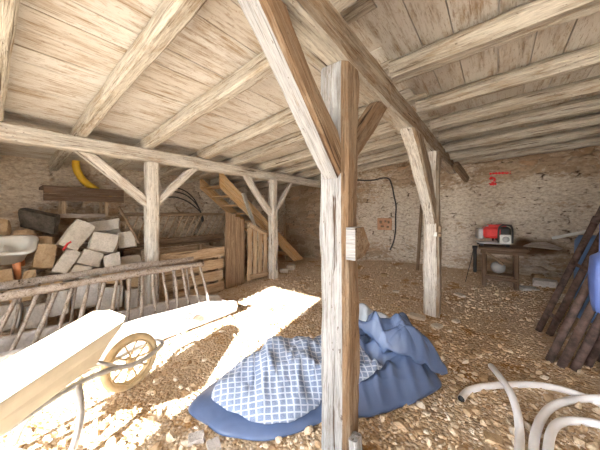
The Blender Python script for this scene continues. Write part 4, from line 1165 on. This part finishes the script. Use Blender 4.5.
# red sprayed mark: a stroke and a small curl below it, following the stones
def paint(pix, w):
    b = MB(); P = smooth([V((px, py, 0)) for px, py in pix], 8); vs, fs = [], []
    for i, q in enumerate(P):
        t = (P[min(i + 1, len(P) - 1)] - P[max(i - 1, 0)]).normalized(); nrm = V((-t.y, t.x, 0))
        ww = w * (0.8 + 0.35 * math.sin(i * 1.7))
        for sgn in (-1, -0.33, 0.33, 1): p = q + nrm * ww * sgn / 2; vs.append(on_far(p.x, p.y, 0.006))
    for i in range(len(P) - 1):
        for k in range(3): fs.append((4 * i + k, 4 * i + k + 1, 4 * i + 5 + k, 4 * i + 4 + k))
    return b.add(vs, fs)
mk = bpy.data.objects['wall_far']
for j, (pix, w) in enumerate((([(489.5, 173.8), (496, 173.3), (503, 173), (511, 172.6)], 2.4), ([(489.8, 179.5), (492, 177.3), (494.5, 178.6), (494.2, 181.2), (491.5, 182.2), (490.2, 184), (493, 184.2), (496.5, 183.6)], 3.0))):
    paint(pix, w).build('red_paint_mark', 'red_paint', mk)

# stake leaning on the far wall behind the middle post
a = at(417.5, 274, z=0.1); a.z = gz1(a.x, a.y); b_ = on_far(421.5, 205, 0.06)
tag(timber('stake', a, b_, 0.06, 0.05, 'timber_dark', rough=0.003, up=(0, 1, 0)), 'dark wooden stake leaning on the far wall behind the middle post', 'stake')

# ------------------------------------------------------------------ rusty props leaning on the right
def props():
    def prop_bundle(foots, label_of, top_d):
        for i, (px, py, r, dx) in enumerate(foots):
            p = at(px, py, z=0.02)
            for _ in range(3): p = at(px, py, z=gz1(p.x, p.y) + 0.0)
            top = p + V((top_d[0] + dx, top_d[1], 0))
            jz = 2.40
            top.z = jz
            root = thing('steel_prop', label_of(i), 'pipe', tuple(p), 0, 'rusty steel props leaning at the right')
            L = top - p
            b = MB(); b.tube([V((0, 0, 0)), L * 0.56], r, 12); b.build('outer_tube', 'rust', root)
            b = MB(); b.tube([L * 0.56, L], r * 0.78, 12); b.build('inner_tube', 'rust', root)
            b = MB(); b.tube([L * 0.535, L * 0.565], r * 1.12, 12); b.build('collar', 'rust', root)
    prop_bundle([(538, 331, 0.031, 0.0), (549, 335, 0.032, 0.0), (561, 333, 0.031, 0.0)], lambda i: ['rusty steel prop on the left of the far trio leaning right', 'rusty steel prop in the middle of the far trio leaning right', 'rusty steel prop on the right of the far trio leaning right'][i], (0.86, 0.20))
    prop_bundle([(549, 361, 0.031, 0.0), (561, 367, 0.032, 0.0), (574, 370, 0.032, 0.0), (587, 366, 0.031, 0.0), (600, 362, 0.030, -0.02)], lambda i: f'rusty steel prop in the near row at the right edge, {ORD[i]} from the left', (0.80, 0.12))
props()
# two thin straps tied across the far trio
for (a, b_, lab) in (((546, 310), (560, 322), 'lower rusty flat tie across the far trio of props'), ((570, 262), (588, 270), 'upper rusty flat tie across the far trio of props')):
    pa, pb = at(*a, t=2.66), at(*b_, t=2.66)
    tag(timber('steel_tie', pa, pb, 0.012, 0.035, 'rust', rough=0.0005, up=(0, 0, 1)), lab, 'strap')
# blue drum behind the props and blue sheet over them
dp = at(586, 244, y=4.7)
root = thing('drum', 'blue plastic drum half hidden behind the rusty props', 'drum', (dp.x + 0.12, 4.75, gz1(dp.x, 4.75) + 0.0))
b = MB(); b.lathe([(0, 0), (0.20, 0), (0.215, 0.03), (0.215, 0.28), (0.225, 0.30), (0.215, 0.32), (0.215, 0.60), (0.225, 0.62), (0.215, 0.64), (0.21, 0.98), (0.17, 1.05), (0, 1.05)], seg=32); b.build('drum_body', 'blue_drum', root)
b = MB(); b.lathe([(0, 1.08), (0.04, 1.08), (0.04, 1.04), (0, 1.04)], (0.09, 0, 0), 16); b.build('bung', 'black', root)
pa, pb = at(553, 238, t=4.4), at(590, 231, t=3.9)
tag(timber('hanging_batten', pa, pb, 0.05, 0.05, 'white_plastic', rough=0.0005), 'thin white batten poking out left of the blue drum', 'batten')
bp = at(606, 284, t=1.95)
vs, fs = block_mesh(0.16, 0.2, 0.46, 5.5, 0.5, 8)
o = MB().add(vs, fs, True).build('hanging_bag', 'blue_sheet'); o.location = bp; b = MB(); b.tube(smooth([(-0.03, 0, 0.21), (-0.02, 0.03, 0.42), (0.02, 0.20, 0.46), (0.03, 0.06, 0.40), (0.03, 0, 0.21)], 6), 0.008, 6); b.build('handle', 'blue_sheet', o); tag(o, 'bright blue plastic bag hanging in front of the props at the right edge', 'bag')

# ------------------------------------------------------------------ settle the stone pile: push blocks that cut into each other apart
from mathutils.bvhtree import BVHTree
bpy.context.view_layer.update()
def tree(o, mw=None):
    mw = o.matrix_world if mw is None else mw
    return BVHTree.FromPolygons([mw @ v.co for v in o.data.vertices], [tuple(p.vertices) for p in o.data.polygons])
def family(o):
    out = []
    st = [o]
    while st:
        q = st.pop(); st += list(q.children)
        if q.type == 'MESH': out.append(q)
    return out
byname = lambda k: [q for q in bpy.data.objects if q.parent is None and q.name.split('.')[0] in k]
fixed = [(tree(q), q) for r_ in byname(('baby_bath', 'hay_manger', 'timber_post', 'slatted_crate')) for q in family(r_) if q.matrix_world.translation.x < -2.5]
move = stone_objs + [sl]
for it in range(60):
    bpy.context.view_layer.update()
    T = [tree(q) for q in move]; hit = 0
    cen = [q.location.copy() for q in move]
    for i in range(len(move)):
        for j in range(i):
            if (cen[i] - cen[j]).length < 0.75 and T[i].overlap(T[j]):
                dd = (cen[i] - cen[j]); dd = dd.normalized() * 0.006; dd.z = max(dd.z, -0.004)
                move[i].location += dd; move[j].location -= dd; hit += 1
        for tb, q in fixed:
            if T[i].overlap(tb):
                move[i].location += V((-0.008, 0, -0.006)); hit += 1
    if not hit: break

# ------------------------------------------------------------------ outside
s = NT('pale_yard'); n = s.noise(s.coords((1, 1, 1)), 3, 5); gm = s.fin(s.mix(n, (0.46, 0.40, 0.32), (0.58, 0.52, 0.43)), 0.95)
me = bpy.data.meshes.new('ground_yard'); me.from_pydata([(-25, -30, -0.06), (25, -30, -0.06), (25, -1.3, -0.06), (-25, -1.3, -0.06)], [], [(0, 1, 2, 3)]); me.materials.append(gm)
o = bpy.data.objects.new('floor_yard', me); C.objects.link(o); o['kind'] = 'structure'
sun_blocker = MB(); sun_blocker.box((1.7, -4.35, 2.42), (4.2, 5.5, 0.08))  # added roof out of view, blocks direct sun through the cart opening
o = sun_blocker.build('sun_blocker_roof', stone_mat('sun_blocker_boards', (0.55, 0.5, 0.42), (0.66, 0.6, 0.52))); o['kind'] = 'structure'
for (xx, yy) in ((-0.28, -6.95), (3.65, -6.95), (3.65, -1.8)):
    b = MB(); b.box((xx, yy, 1.16), (0.16, 0.16, 2.44)); o = b.build('sun_blocker_post', 'timber_pale'); o['kind'] = 'structure'  # unseen posts added to carry the sun blocker

# ------------------------------------------------------------------ light
w = bpy.data.worlds.new('sky'); SC.world = w; w.use_nodes = True
nt = w.node_tree; bg = nt.nodes['Background']
bg.inputs[0].default_value = (0.86, 0.93, 1.0, 1); bg.inputs[1].default_value = 13.0
sun = bpy.data.lights.new('sun', 'SUN'); sun.energy = 40; sun.angle = math.radians(0.6); sun.color = (1.0, 0.96, 0.90)
so = bpy.data.objects.new('sun', sun); C.objects.link(so)
EL = math.atan(DH / 5.12)
d = V((-0.2 * math.cos(EL) / math.hypot(1, .2), math.cos(EL) / math.hypot(1, .2), -math.sin(EL)))
so.rotation_euler = d.to_track_quat('-Z', 'Y').to_euler(); so.location = (3, -8, 6)

cam = bpy.data.cameras.new('camera'); co = bpy.data.objects.new('camera', cam); C.objects.link(co)
co.location = (0, 0, H); co.rotation_euler = (math.pi / 2, 0, YAW)
cam.sensor_width = 36; cam.lens = 15.0; cam.shift_y = -12 / 600; cam.clip_start = 0.02
SC.camera = co
SC.view_settings.view_transform = 'Standard'; SC.view_settings.look = 'None'; SC.view_settings.gamma = 1; SC.view_settings.exposure = 0.6
SC.view_settings.use_curve_mapping = False
SC.cycles.max_bounces = 10; SC.cycles.diffuse_bounces = 8
SC.cycles.use_denoising = True
